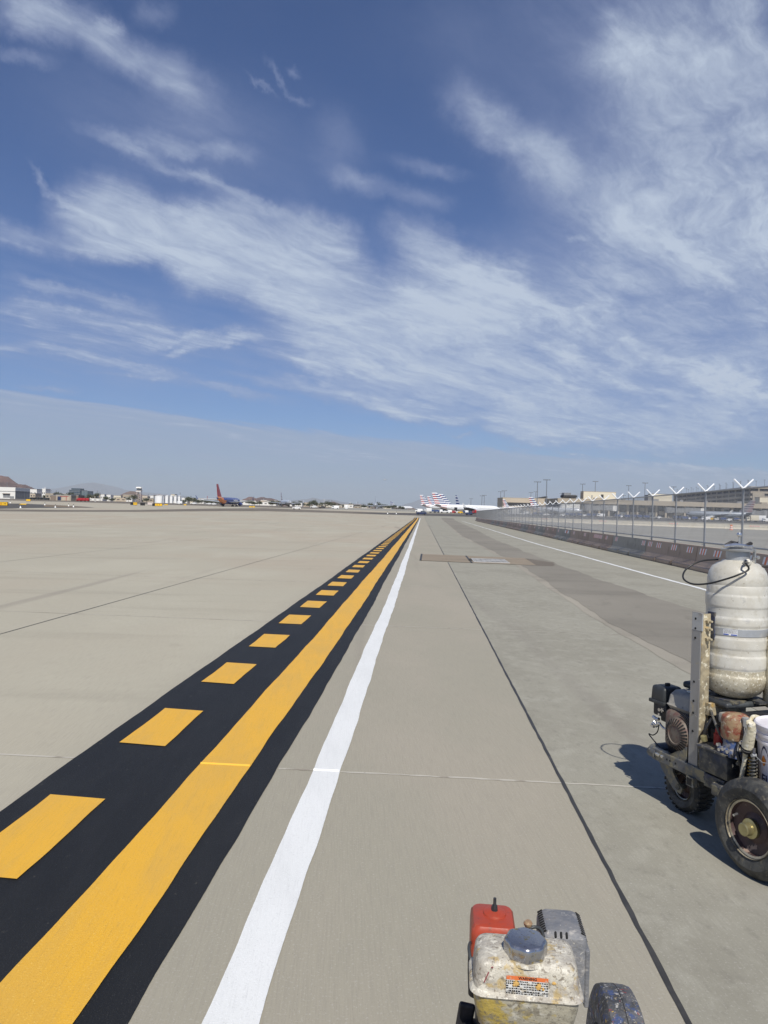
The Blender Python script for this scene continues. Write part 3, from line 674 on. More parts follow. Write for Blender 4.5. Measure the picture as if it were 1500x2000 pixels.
hill('mountains', [(60, 976), (95, 956), (130, 950), (160, 944), (185, 941), (205, 944), (225, 951), (250, 957), (300, 962), (360, 968), (400, 978)], 23000, 2200, M['rock_far'], 6, base=-60)
hill('mountains', [(540, 984), (575, 976), (598, 974), (612, 971), (625, 975), (645, 974), (665, 979), (690, 982), (720, 985), (750, 995)], 19500, 1800, M['rock_far'], 7, base=-60)
hill('mountains', [(740, 998), (780, 988), (800, 982), (820, 974), (845, 976), (870, 984), (900, 990), (950, 1002)], 23500, 1800, M['rock_far'], 8, base=-60)

# ------------------------------------------------------------------ aeroplanes (nose along +y, wheels on z = 0)
def airliner(name, label, px, py, Y, head, S=1.0, livery='stripes', body='p_white', word=None, winglet=True, group=None, L=37.6):
    X, _ = XZ(px, py, Y)
    t = thing(name, label, 'airliner', (X, Y, zf(Y)), 0, group, S); t.rotation_euler = (0, 0, head)
    r = 1.98; zc = 3.35; k = L/37.6
    prof = [(.02, -.2), (.55, .18), (1.05, .10), (1.45, .05), (1.75, .02), (1.98, 0), (1.98, 0), (1.98, 0), (1.92, .05), (1.6, .30), (1.1, .72), (.55, 1.12), (.12, 1.35)]
    yy = [17.6*k, 17.1*k, 16.3*k, 15.4*k, 14.2*k, 12.2*k, 0, -6.5*k, -9.2*k, -12.4*k, -15.4*k, -18.4*k, -20*k]
    b = MB(); n = 20
    for (rr, dz), y in zip(prof, yy):
        for q in range(n):
            a = 2*PI*q/n; b.v.append((rr*math.sin(a), y, zc + dz + rr*math.cos(a)))
    for i in range(len(prof)-1):
        for q in range(n):
            b.f.append((i*n+q, i*n+(q+1) % n, (i+1)*n+(q+1) % n, (i+1)*n+q))
            mi = 0
            low = math.cos(2*PI*(q+.5)/n)
            if livery == 'swoop': mi = 1 if (i in (9, 10)) or (i == 8 and low < .1) else 0
            if livery == 'stripes' and i >= 9: mi = (1 if (q + i) % 3 == 0 else 0) if low < .5 else 0
            b.m.append(mi)
    b.build('fuselage', [M[body], M['p_orange'] if livery == 'swoop' else M['p_red']], t, 40)
    # cockpit glazing and cabin window line
    b = MB()
    for s in (-1, 1):
        b.add([(s*.25, 16.72*k, zc+.92), (s*.95, 16.3*k, zc+.62), (s*1.12, 15.75*k, zc+.98), (s*.35, 16.1*k, zc+1.42)], [(0, 1, 2, 3)])
    b.build('windscreen', M['p_dark'], t, smooth='sheet')
    b = MB()
    for s in (-1, 1):
        for q in range(32):
            y = (12.2 - q*.72)*k; b.box((s*1.95, y, zc + .35), (.08, .26, .36))
    o = b.build('cabin_windows', M['p_dark'], t)
    # fin built of horizontal livery bars
    zb, zt = 4.9, 12.4; b = MB(); N = 11
    def fin(f):                                           # leading and trailing edge at height fraction f
        return (-11.6 - f*6.3)*k, (-18.6 - f*2.1)*k
    for i in range(N):
        f0, f1 = i/N, (i+1)/N
        for half in (0, 1):
            vs = []
            for f in (f0, f1):
                le, te = fin(f); md = le + (te - le)*(.58 if livery != 'swoop' else .85); th = .20*(1 - .55*f); z = zb + (zt-zb)*f
                e = [(0, le, z), (th, le + (md-le)*.5, z), (th, md, z), (-th, md, z), (-th, le + (md-le)*.5, z)] if half == 0 else [(th, md, z), (0, te, z), (-th, md, z)]
                vs += e
            m_ = 5 if half == 0 else 3
            fs = [(q, (q+1) % m_, m_ + (q+1) % m_, m_ + q) for q in range(m_)] + [tuple(range(m_)), tuple(range(m_, 2*m_))]
            if livery == 'swoop': mi = 1 if i > 0 else 2
            elif livery == 'dark': mi = 2 if i % 3 else 0
            else: mi = (0 if i % 2 == 0 else (2 if half == 0 else 1)); mi = 1 if (i % 2 and half == 1) else mi
            b.add(vs, fs, mi)
    mats = {'drab': [M['sh_white'], M['sh_red'], M['sh_navy']], 'swoop': [M['p_blue'], M['p_red'], M['p_orange']]}.get(livery, [M['p_white'], M['p_red'], M['p_navy']])
    b.build('tail_fin', mats, t)
    def slab(name, root, tip, th, m, parent=t):          # root/tip: (x, le, te, z)
        for s in (-1, 1):
            bb = MB(); vs = []
            for (x, le, te, z) in (root, tip):
                md = le + (te-le)*.35; h_ = th if x == root[0] else th*.4
                vs += [(s*x, le, z), (s*x, md, z + h_/2), (s*x, te, z), (s*x, md, z - h_/2)]
            bb.add(vs, [(0, 1, 5, 4), (1, 2, 6, 5), (2, 3, 7, 6), (3, 0, 4, 7), (0, 3, 2, 1), (4, 5, 6, 7)])
            o = bb.build(name, m, parent)
            if name == 'wing' and winglet:
                x, le, te, z = tip
                wb = MB(); wb.add([(s*x, le, z), (s*x, te, z), (s*(x+.55), te-.9, z+2.3), (s*(x+.55), te-.35, z+2.3), (s*x-s*.08, le, z), (s*x-s*.08, te, z), (s*(x+.50), te-.9, z+2.3), (s*(x+.50), te-.35, z+2.3)],
                             [(0, 1, 2, 3), (7, 6, 5, 4), (0, 3, 7, 4), (1, 5, 6, 2), (3, 2, 6, 7)])
                wb.build('winglet', M['p_blue'] if livery == 'swoop' else M['p_white'], o)
    slab('wing', (1.5, 5.2*k, -3.2*k, 2.45), (16.6, -5.4*k, -7.2*k, 3.7), .9, M['p_silver'])
    slab('tailplane', (.5, -15.2*k, -18.6*k, 4.6), (6.2, -18.2*k, -19.9*k, 5.1), .35, M['p_silver'])
    for s in (-1, 1):
        bb = MB().lathe([(.62, 4.0), (1.0, 4.1), (1.08, 3.2), (1.02, 1.6), (.62, .1), (.30, -.3)], 16, T(s*5.4, 1.6*k, 1.55) @ RX(-PI/2))
        e = bb.build('engine', M['p_blue'] if livery == 'swoop' else M['p_grey'], t, 40)
        MB().lathe([(.95, 4.06), (.9, 3.7), (.25, 3.75), (.0, 4.05)], 16, T(s*5.4, 1.6*k, 1.55) @ RX(-PI/2)).build('fan', M['p_dark'], e, 40)
        MB().box((s*5.4, 2.4*k, 2.45), (.25, 2.6, .7)).build('pylon', M['p_silver'], e)
    for x, y in ((-2.9, -1.8*k), (2.9, -1.8*k), (0, 13.2*k)):
        g = MB().cyl((x, y, .5), (x, y, 2.2), .14, n=8)
        for s in (-1, 1): g.cyl((x + s*.2, y, .55), (x + s*.58, y, .55), .55 if x else .36, n=14)
        g.build('landing_gear', M['tyre'], t, 40)
    if word:
        for s in (1, -1):
            lettering('lettering', word, 1.7, T(s*(r + .02), 6.0*k, zc + .45) @ RZ(s*PI/2) @ RX(PI/2), M['p_white'] if livery == 'swoop' else M['p_grey'], t, .02)
    return t
airliner('airliner', 'blue airliner with tall red tail fin and orange belly, turning on the left taxiway', 447, 985, 430, R(-8), 1.0, 'swoop', 'p_blue', 'Southwest')
airliner('airliner', 'white airliner with blue engines seen nose-on, taxiing beyond the blue airliner', 558, 985, 600, R(200), .98, 'stripes', 'p_silver')
airliner('airliner', 'airliner seen nose-on and dark against the trees beyond the end of the stripes', 733, 990, 660, R(181), .98, 'stripes', 'p_silver')
airliner('airliner', 'small white airliner parked side-on in the distance left of the striped tails', 786, 994, 1150, R(-70), 1.0, 'dark', 'p_white')
A = airliner('airliner', 'largest white airliner with striped tail and open cargo door by the fence end', 916, 998, 425, R(-80), .91, 'stripes', 'p_white', None, True, L=44.5)
MB().box((1.93, -9.2, 2.5), (.16, 1.9, 2.0)).build('cargo_door', M['p_dark'], A)
airliner('airliner', 'white airliner whose bluish striped tail shows right behind the largest striped tail', 920, 998, 462, R(-74), .90, 'stripes', 'p_white', L=44.5)
airliner('airliner', 'white airliner with the lower striped tail, leftmost of the parked row', 866, 998, 575, R(-72), .97, 'stripes', 'p_white')
airliner('airliner', 'white airliner with a half hidden tail between the leftmost and the largest striped tails', 877, 998, 590, R(-72), .92, 'stripes', 'p_white')
airliner('airliner', 'white airliner with a dark blue striped tail rising above the largest airliner', 910, 998, 560, R(-30), .97, 'dark', 'p_white')
airliner('airliner', 'silver airliner with drab striped tail parked at the terminal below the parking garage', 1401, 1005, 440, R(66), .98, 'drab', 'p_shaded')
airliner('airliner', 'silver airliner with red striped tail nosing towards the fence below the tall light mast', 1088, 1000, 500, R(-115), .95, 'stripes', 'p_silver')
airliner('airliner', 'airliner with only its striped tail showing at the left end of the tan concourse', 1014, 1000, 640, R(-60), .9, 'stripes', 'p_white')
pl = airliner('airliner', 'tiny airliner climbing in the sky above the stripes', 752, 938, 2400, R(160), .6, 'dark', 'p_white')
pl.location.z = XZ(752, 938, 2400)[1]

# ------------------------------------------------------------------ buildings
def building(name, label, px0, px1, ptop, Y, depth, wall, roof='bgrey', cat='building', z0=None, parapet=.5, rz=0.0):
    """an upright block whose front spans px0..px1 at distance Y; returns thing, width, height"""
    x0, zt = XZ(px0, ptop, Y); x1, _ = XZ(px1, ptop, Y); z0 = zf(Y) - .05 if z0 is None else z0
    t = thing(name, label, cat, ((x0+x1)/2, Y, z0), rz); wd, hg = x1 - x0, zt - z0
    MB().box((0, depth/2, hg/2), (wd, depth, hg)).build('wall', M[wall], t)
    b = MB()
    for c, d in (((0, .2, hg + parapet/2), (wd + .3, .4, parapet)), ((0, depth - .2, hg + parapet/2), (wd + .3, .4, parapet)), ((-wd/2 + .05, depth/2, hg + parapet/2 - .01), (.4, depth - .81, parapet)), ((wd/2 - .05, depth/2, hg + parapet/2 - .01), (.4, depth - .81, parapet))): b.box(c, d)
    b.box((0, depth/2, hg + .06), (wd - .5, depth - .9, .1)); b.build('roof', M[roof], t)
    return t, wd, hg
def pane(t, name, x, z, wx, hz, m, y=-.02, dy=.1): return MB().box((x, y, z), (wx, dy, hz)).build(name, M[m], t)
t, wd, hg = building('hangar', 'white hangar with grey corner door at the foot of the red hill', -46, 30, 951, 620, 26, 'bwhite', 'bwhite')
pane(t, 'roof_fascia', 0, hg - 3.0, wd, .5, 'bgrey'); pane(t, 'door', wd/2 - 7.2, 2.5, 5.6, 3.2, 'bgrey'); pane(t, 'door_canopy', wd/2 - 7.2, 4.3, 6.2, .5, 'brickr', -.5, 1.0)
pane(t, 'door', wd/2 - 2.6, 1.3, 3.4, 2.0, 'bgrey')
b = MB(); b.box((wd/2 + .06, 13, hg*.35 + .3), (.12, 25.6, hg*.7)); b.box((wd/2 + .14, 13, hg*.72), (.2, 25.6, .5))
for k in range(9): b.box((wd/2 + .16, 1 + 3*k, hg*.35 + .3), (.10, .25, hg*.68))
b.build('hangar_door', M['bgrey'], t)
t, wd, hg = building('fire_station', 'low tan building with a dark blue open bay and red framed doors', 109, 139, 967, 565, 14, 'tan')
pane(t, 'open_bay', -wd*.27, hg*.42, wd*.22, hg*.72, 'navy'); pane(t, 'door', .5, hg*.40, wd*.26, hg*.68, 'tan2'); pane(t, 'door', wd*.31, hg*.40, wd*.20, hg*.68, 'tan2'); pane(t, 'red_frame', wd*.06, hg*.80, wd*.52, .35, 'red', -.1); pane(t, 'red_frame', wd*.19, hg*.4, .35, hg*.74, 'red', -.1)
building('block_building', 'brown block annexe on the right side of the red framed fire station', 139, 153, 967.4, 574, 12, 'brickr')
building('block_building', 'brown block annexe on the left side of the red framed fire station', 99, 108.6, 967.8, 572, 12, 'brickr')
t, wd, hg = building('office_building', 'blue grey glass office building standing behind the fire station', 135, 157, 957, 1100, 26, 'glass')
for k in range(4): pane(t, 'floor_band', 0, hg*(.3 + .19*k), wd, .5, 'bgrey')
x0 = MB().box((-.5, 12, hg + 1.6), (wd*.8, 14, 2.6)).build('roof_storey', M['glass'], t)
t, wd, hg = building('office_building', 'greenish glass wing on the right of the blue grey office building', 157, 171, 959, 1104, 22, 'glass2')
for k in range(5): pane(t, 'mullion', -wd*.4 + wd*.2*k, hg*.5, .35, hg*.96, 'bgrey')
for i, (a, c_, tp, Y, wl, lb) in enumerate([
  (58, 72, 955.6, 760, 'bwhite', 'white flat roofed office with dark windows right of the hangar'), (70, 88, 957.5, 800, 'bgrey', 'grey blue office block behind the hangar palms'), (82, 89, 955, 790, 'bwhite', 'white boxy block beside the white antenna pole'),
  (59, 69, 964, 700, 'tan2', 'pale tan shed just right of the hangar door'), (89, 104, 964.5, 690, 'tan', 'tan gabled shed left of the fire station'), (172, 200, 974.2, 720, 'bwhite', 'long white shed behind the red trucks'),
  (240, 262, 966, 900, 'tan', 'tan block building left of the control tower'), (196, 204, 966, 1000, 'bwhite', 'small white block left of the brown hill'), (208, 216, 967, 1000, 'bwhite', 'white block at the left foot of the brown hill'),
  (222, 236, 968, 980, 'cream', 'cream low block below the brown hill'), (226, 246, 973, 800, 'tan2', 'pale tan wall building under the cream low block'), (278, 288, 969, 1000, 'tan2', 'pale tan block right of the control tower'),
  (290, 300, 968, 1050, 'bwhite', 'white block just left of the storage tanks'), (334, 341, 966, 900, 'cream', 'cream block showing above the white storage tanks'), (355, 366, 973, 900, 'bwhite', 'white shed right of the white storage tanks'), (366, 378, 972.5, 1000, 'cream', 'cream shed second right of the storage tanks'),
  (384, 398, 974, 1000, 'bwhite', 'white shed left of the red tail fin'), (398, 428, 974.6, 900, 'bgrey', 'long grey roofed shed behind the red tail fin'), (462, 500, 977.6, 850, 'bwhite', 'long white shed right of the blue airliner'),
  (498, 540, 980.4, 820, 'bwhite', 'longest white shed between the two taxiing airliners'), (534, 545, 978.8, 900, 'cream', 'cream block left of the second taxiing airliner'), (566, 590, 981.6, 820, 'bwhite', 'white shed right of the second taxiing airliner'),
  (592, 604, 982, 1000, 'tan2', 'pale tan block behind the white pickup'), (606, 634, 986, 900, 'tan', 'tan low building below the first far hill ridge'), (636, 650, 985, 1000, 'cream', 'cream block below the white hilltop tank'),
  (672, 690, 985.6, 900, 'bwhite', 'white block near the white van by the tree belt'), (652, 668, 988, 880, 'tan2', 'pale tan block left of the white van'), (692, 706, 989, 900, 'tan', 'tan block right of the white van'),
  (104, 120, 964, 1050, 'bwhite', 'white block above the tan fire station'), (120, 133, 965, 1050, 'tan', 'tan block left of the blue grey glass office'), (176, 186, 968, 900, 'cream', 'cream block right of the glass office, nearer one'), (186, 195, 966.5, 1000, 'tan2', 'pale tan block right of the glass office, farther one'), (246, 258, 972, 780, 'bwhite', 'white wall building at the left foot of the control tower'), (280, 300, 973.5, 800, 'tan', 'tan wall building left of the widest storage tank'), (440, 462, 977, 900, 'tan2', 'pale tan shed behind the blue fuselage'), (509, 521, 977.4, 1000, 'tan2', 'pale tan block below the twin red hills'), (521, 533, 978.4, 1000, 'cream', 'cream block at the right foot of the twin red hills'), (620, 632, 983.5, 1000, 'bwhite', 'white block below the first far ridge'), (640, 652, 989, 820, 'cream', 'cream shed in the tree belt left of the white van'), (660, 674, 985.5, 1000, 'tan', 'tan block behind the white van in the tree belt'), (704, 718, 987, 1000, 'bwhite', 'white block left of the dark nose-on airliner'), (716, 728, 990, 880, 'tan2', 'pale tan shed touching the dark nose-on airliner'), (738, 750, 991.5, 900, 'bwhite', 'white shed right of the dark nose-on airliner'),
  (748, 764, 990, 1100, 'cream', 'cream block farther right of the dark nose-on airliner'), (766, 780, 991.4, 1150, 'tan2', 'pale tan block left of the small parked airliner'), (598, 603, 981.6, 1200, 'bwhite', 'small white gas store on the far skyline')]):
    t, wd, hg = building('low_building', lb, a, c_, tp, Y, 12, wl, ['bgrey', 'tan', 'bwhite'][i % 3], z0=zf(Y) - .3)
    nw = max(2, int(wd/4))
    for k in range(nw): pane(t, 'window', -wd/2 + wd*(k + .5)/nw, hg*.62, wd/nw*.5, min(1.3, hg*.22), 'bdark')

# terminal, its concourse and roof blocks
Yt = 545; xL, zT = XZ(1088, 974.5, Yt); xR, _ = XZ(1575, 988, Yt); zg = zf(Yt) - .05
t = thing('terminal', 'long tan terminal concourse with a dark recessed gate level behind the airliners', 'terminal', ((xL+xR)/2, Yt, zg)); wd = xR - xL; hg = 15.4 - zg
MB().box((0, 20, hg - 1.7), (wd, 44, 3.4)).build('roof_fascia', M['tan'], t)
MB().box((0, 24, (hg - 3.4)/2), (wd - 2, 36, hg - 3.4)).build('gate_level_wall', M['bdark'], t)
for k in range(26):
    x = -wd/2 + 4 + k*(wd - 8)/25
    MB().box((x, 3.0, (hg-3.4)/2), (1.3, 1.6, hg - 3.42)).build('column', M['tan'], t)
rr = random.Random(4)
for k in range(24):
    x = -wd/2 + 8 + k*(wd - 16)/23.5; z = rr.choice([1.8, 2.2, 5.6, 3.4]); MB().box((x, 5.6, z), (rr.uniform(3.5, 6.5), .5, rr.uniform(2.2, 3.6))).build('wall_panel', M[rr.choice(['tan2', 'cream', 'tan', 'bwhite', 'bgrey'])], t)
for k in range(12):
    x = -wd/2 + 10 + k*(wd - 20)/11.2; MB().box((x, 6.1 - .3, 7.2), (11, .4, 2.2)).build('window', M['glass'], t)
for k in range(9): MB().box((-wd/2 + 14 + k*21, 12 + (k % 3)*5, hg + .8), (rr.uniform(2, 6), 3, 1.6)).build('roof_plant', M[rr.choice(['bgrey', 'bdark', 'tan'])], t)
for (x, a) in ((-wd*.13, 5), (wd*.17, 6.5), (wd*.42, 5)): MB().box((x, -2.2, hg - 4.4), (a, .5, 1.3)).build('gate_sign', M['bdark'], t)
t, wd, hg = building('concourse', 'low tan concourse left of the terminal with a dark band under its roof', 982, 1046, 972.5, 640, 30, 'tan2', 'tan')
pane(t, 'window_band', 0, hg - 5.2, wd - .4, 3.0, 'bdark'); pane(t, 'lower_wall', 0, 3.0, wd - 2, 4.0, 'tan')
t, wd, hg = building('rooftop_block', 'cream windowless block on the terminal roof', 1140, 1203, 960.5, 575, 9, 'cream', 'tan', z0=15)
pane(t, 'door', -wd*.24, 3.0, .8, 2.6, 'bgrey'); pane(t, 'door', wd*.08, 3.3, 2.0, 3.4, 'bdark'); MB().box((-wd/2 - .1, 4.5, hg/2 - .3), (.2, 8.4, hg - .6)).build('shaded_side', M['tan'], t)  # shade of the block's left face is painted as a tan side
t, wd, hg = building('rooftop_block', 'cream block with shade-darkened side tucked in front of the parking garage', 1274, 1313, 965, 575, 9, 'cream', 'bgrey', z0=14)
MB().box((-wd/2 - 1.5, 5, hg/2 - .3), (2.9, 8, hg - .6)).build('shaded_side', M['bgrey'], t)  # shade on the left is put into this grey colour
t, wd, hg = building('rooftop_pavilion', 'dark topped pavilion on the roof left of the cream block', 1102, 1125, 967, 620, 10, 'tan', 'bgrey', z0=14)
MB().box((0, 4.6, hg - .9), (wd + 1.4, 12, 1.7)).build('glass_band', M['bdark'], t); MB().box((-wd*.2, 4.6, hg + 1.3), (wd*.6, 7, 1.6)).build('roof_storey', M['bgrey'], t)
t, wd, hg = building('concourse', 'dark roofed concourse wing by the striped mast tail', 1046, 1100, 974, 650, 24, 'tan2', 'tan')
b = MB(); b.prism([(-wd/2, hg), (-wd*.06, hg), (-wd*.06, hg + 2.6), (-wd*.40, hg + .9)], 2, 14); b.build('sloped_roof', M['bdark'], t)
building('equipment_wall', 'cream windowless wall block right of the parking garage corner', 1484, 1530, 972, 585, 8, 'cream', 'tan', z0=14)

# parking garage: one corner towards the camera, decks as bands of concrete over dark gaps
cx, zc_ = XZ(1467, 950, 600); xe = cx + 60; Yg0, Yg1 = 600, 845
gz = zf(600) - .05; t = thing('parking_garage', 'multi storey tan parking garage with open dark decks above the terminal', 'parking garage', (cx, Yg0, gz)); hg = zc_ - gz; nl = 7; lv = hg/nl
dx = XZ(1316, 965, Yg1)[0] - cx; rot = -math.atan2(dx, Yg1 - Yg0); Lg = math.hypot(dx, Yg1 - Yg0)
gM = RZ(rot)
def gb(name, c, d, m): return MB().box(gM @ Vector(c), d, M=gM).build(name, M[m], t)
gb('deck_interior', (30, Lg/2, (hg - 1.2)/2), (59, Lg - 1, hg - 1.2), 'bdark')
for k in range(nl):
    z = lv*(k + 1) - .85
    gb('parapet_band', (-.1, Lg/2, z), (.8, Lg, 1.75), 'garage'); gb('parapet_band', (30, -.1, z), (60.9, .8, 1.75), 'garage')
for k in range(15): gb('column', (-.02, 3 + k*(Lg - 6)/14, hg/2 - .5), (.7, 1.0, hg - 1), 'garage')
for k in range(5): gb('column', (6 + k*12, .0, hg/2 - .5), (1.0, .7, hg - 1), 'garage')
gb('stair_tower', (5.5, -.6, hg*.55), (9, 1.6, hg*.5), 'garage'); gb('parapet_band', (30, Lg - .2, hg - .9), (60, .6, 1.8), 'garage')

# lamps on the garage roof and light masts over the aprons
def mast(label, px, py, Y, head=3.4, r=.22, name='light_mast', group='light masts over the aprons', cat='light mast'):
    x, zt = XZ(px, py, Y); z0 = zf(Y); t = thing(name, label, cat, (x, Y, z0), 0, group); h_ = zt - z0
    MB().cyl((0, 0, 0), (0, 0, h_), r*1.5, r, 8).build('pole', M['mast'], t, 40)
    b = MB().box((0, 0, h_ + .1), (head, .25, .2))
    for s in (-1, -.33, .33, 1): b.box((s*head*.43, -.2, h_ + .3), (head*.2, .6, .45))
    b.build('lamp_head', M['mast'], t)
for px, py, Y, lb in [(1050, 942, 480, 'tall light mast left of the striped tail, second tallest'), (1068, 938, 460, 'tallest light mast, standing over the striped tail'), (1138, 946, 620, 'light mast at the left corner of the cream roof block'), (1163, 941, 585, 'light mast in front of the cream roof block'),
  (978, 961, 700, 'light mast left of a close pair above the tan concourse'), (985, 959, 690, 'light mast right of a close pair above the tan concourse'), (941.5, 969, 800, 'light mast left of the pair above the white fuselage'), (946, 968, 790, 'light mast right of the pair above the white fuselage'), (920, 974.5, 950, 'faint far light mast above the white fuselage'),
  (1037, 962.5, 800, 'shorter light mast above the concourse, left of the second tallest'), (1046.5, 961, 820, 'thin light mast just left of the second tallest'), (1096.5, 964, 900, 'light mast left of the dark topped pavilion'), (1228, 949, 620, 'light mast right of the cream roof block, left of two'), (1260, 944, 585, 'light mast right of the cream roof block, right of two'), (1316, 951.5, 700, 'light mast behind a fence V arm by the garage end'), (1218, 968, 900, 'low far light mast just right of the cream roof block')]:
    mast(lb, px, py, Y, 4.2 if Y < 650 else 4.6)
lp = None
for k in range(26):
    v = .02 + k*.96/25; p_ = Vector((cx, Yg0, 0)) + gM @ Vector((2.5 if k % 2 else 12, v*Lg, 0))
    if lp is None:
        lp = thing('roof_lamp', 'one of the small lamp posts lining the parking garage roof', 'lamp post', (p_.x, p_.y, zc_), 0, 'lamp posts on the garage roof')
        MB().cyl((0, 0, -.9), (0, 0, 5.6), .17, .12, 6).build('pole', M['mast'], lp, 40); MB().box((0, 0, 5.7), (1.5, .4, .3)).build('lamp_head', M['mast'], lp)
    else: dup(lp, (p_.x, p_.y, zc_))

# jet bridges
def jet_bridge(label, px, py, Y, L, rz, wall='bgrey'):
    x, z = XZ(px, py, Y); z0 = zf(Y); t = thing('jet_bridge', label, 'jet bridge', (x, Y, z0), rz, 'jet bridges at the terminal'); h_ = z - z0
    b = MB().box((L*.25, 0, h_ + .2), (L*.5, 3.0, 2.9)).box((-L*.25, 0, h_ + .45), (L*.5, 3.4, 3.3)); 
    for k in range(12): b.box((-L*.48 + k*L*.085, -1.74, h_ + .4), (.12, .12, 2.9))
    b.build('tunnel', M[wall], t); MB().cyl((L*.5, 0, h_ - 1.6), (L*.5, 0, h_ + 2.2), 2.4, n=16).build('rotunda', M[wall], t, 40)
    MB().box((-L*.5 - 1.3, 0, h_ + .3), (2.6, 4.0, 3.5)).build('cab', M['bwhite'], t); MB().cyl((L*.5, 0, 0), (L*.5, 0, h_ - 1.62), .6, n=10).build('column', M['tan'], t, 40)
    g = MB().box((-L*.22, 0, (h_ - 1.2)/2 + .5), (.7, 2.6, h_ - 2.2))
    for s in (-1, 1): g.cyl((-L*.22, s*1.5 - .2, .5), (-L*.22, s*1.5 + .2, .5), .5, n=10)
    g.build('drive_column', M['bdark'], t)
jet_bridge('grey jet bridge with a white end below the cream roof block', 1172, 993, 470, 15, R(180))
jet_bridge('jet bridge reaching to the silver airliner at the garage', 1336, 998, 480, 20, R(180))
jet_bridge('jet bridge right of the silver airliner at the frame edge', 1474, 1003, 470, 12, R(0))
jet_bridge('jet bridge behind the far fence posts right of the striped tail', 1112, 990, 500, 8, R(180), 'bwhite')

# control tower
x, zt = XZ(272, 951, 900); z0 = zf(900); t = thing('control_tower', 'lattice airport control tower with a white cab before the brown hill', 'control tower', (x, 900, z0)); h_ = zt - z0
b = MB(); rad = 2.6
for i in range(4):
    for j, k in ((-1, -1), (1, -1), (1, 1), (-1, 1))[i:i+1]: b.cyl((j*rad, k*rad, 0), (j*rad*.95, k*rad*.95, h_*.66), .22, n=6)
for q in range(5):
    z0_, z1_ = h_*.66*q/5, h_*.66*(q+1)/5
    for a, c_ in (((-1, -1), (1, -1)), ((1, -1), (1, 1)), ((1, 1), (-1, 1)), ((-1, 1), (-1, -1))):
        b.cyl((a[0]*rad, a[1]*rad, z0_), (c_[0]*rad, c_[1]*rad, z1_), .14, n=5); b.cyl((a[0]*rad, a[1]*rad, z1_), (c_[0]*rad, c_[1]*rad, z1_), .14, n=5)
b.build('lattice_legs', M['lattice'], t); MB().box((0, 0, h_*.735), (5.8, 5.8, h_*.10)).build('cab_base', M['bwhite'], t)
MB().box((0, 0, h_*.86), (4.6, 4.6, h_*.16), top=(1.1, 1.1)).build('cab_glazing', M['glass'], t); MB().box((0, 0, h_*.955), (6.6, 6.6, h_*.09), top=(.8, .8)).build('cab_roof', M['bwhite'], t)
MB().box((-.9, .5, h_*.33), (.9, .9, h_*.66)).build('stair_shaft', M['tan'], t); MB().box((0, 0, h_*.775), (6.8, 6.8, .3)).build('catwalk', M['lattice'], t)

# storage tanks
for i, (a, c_, Yq) in enumerate([(302.5, 321, 620), (322.5, 330.5, 640), (331.5, 338.5, 655), (339.5, 346.5, 665), (347.5, 353.5, 675)]):
    x0, zt = XZ(a, 967.6 + i*.35, Yq); x1, _ = XZ(c_, 967, Yq); rd = (x1 - x0)/2; z0 = zf(Yq)
    t = thing('storage_tank', ['widest white storage tank, leftmost of five', 'white storage tank next to the widest one', 'middle white storage tank of five', 'white storage tank second from the right of five', 'rightmost white storage tank of five, smallest'][i], 'storage tank', ((x0+x1)/2, Yq, z0), 0, 'white storage tanks')
    MB().lathe([(rd, 0), (rd, zt - z0), (rd*.5, zt - z0 + .35), (0, zt - z0 + .5)], 28).build('shell', M['tankw'], t, 40)
    MB().lathe([(rd + .08, zt - z0 - .25), (rd + .1, zt - z0), (rd, zt - z0 + .05)], 28).build('top_rim', M['bgrey'], t, 40)
    b = MB()
    for k in range(12):
        b.box((rd*.75 + k*.02, -rd*.72, .5 + k*.5), (.5, .35, .06))
    b.build('stair', M['bgrey'], t)

# taxiway signs
def sign(label, px0, px1, ptop, pbot, text=None, face='sign_y', txt='sign_k', Y=None):
    g = G((px0+px1)/2, pbot); Y = g.y if Y is None else Y; x0, zt = XZ(px0, ptop, Y); x1, _ = XZ(px1, ptop, Y); z0 = zf(Y); h_ = zt - z0; wd = x1 - x0
    t = thing('taxiway_sign', label, 'taxiway sign', ((x0+x1)/2, Y, z0), 0, 'taxiway guidance signs')
    MB().rbox((0, .11, h_*.56), (wd, .22, h_*.86), .03).build('housing', M['sign_k'], t); MB().box((0, -.012, h_*.56), (wd*.96, .03, h_*.72)).build('face', M[face], t)
    for k in (-.38, 0, .38): MB().box((wd*k, .11, h_*.07), (.10, .10, h_*.135)).build('leg', M['mast'], t)
    if text:
        for s, px_ in text: 
            if s == '>': 
                q = h_*.26; MB().add([(px_*wd + a*q, -.035, h_*.56 + c_*q) for a, c_ in ((-1, .17), (.2, .17), (.2, .55), (1, 0), (.2, -.55), (.2, -.17), (-1, -.17))], [(0, 1, 2, 3, 4, 5, 6)]).build('arrow', M[txt], t, smooth='sheet')
            else: lettering('lettering', s, h_*.62, T(px_*wd, -.03, h_*.56) @ RX(PI/2), M['sign_r' if s == 'E' else txt], t, .004, .004)
sign('yellow taxiway sign with a black arrow at the left frame edge', -24, 15.4, 979.2, 988.4, [('E', .17), ('>', .36)])
sign('small yellow taxiway sign in front of the dark vehicles by the hangar', 51, 59.6, 974.6, 979.6)
sign('yellow taxiway sign, left one of the cluster before the control tower', 260.5, 268, 980.8, 987.6, [('1', -.2), ('4', .18)])
sign('black backed taxiway sign touching the left yellow sign of the cluster', 254.6, 260.3, 981, 986.8, None, 'sign_k')
sign('black taxiway sign standing alone between the yellow signs', 274, 283, 981.6, 988, None, 'sign_k')
sign('olive backed taxiway sign left of the yellow double sign', 288, 300, 980.4, 987.4, None, 'lattice')
sign('black end panel joined to the left of the yellow double sign', 297.2, 302.4, 983, 988.8, None, 'sign_k')
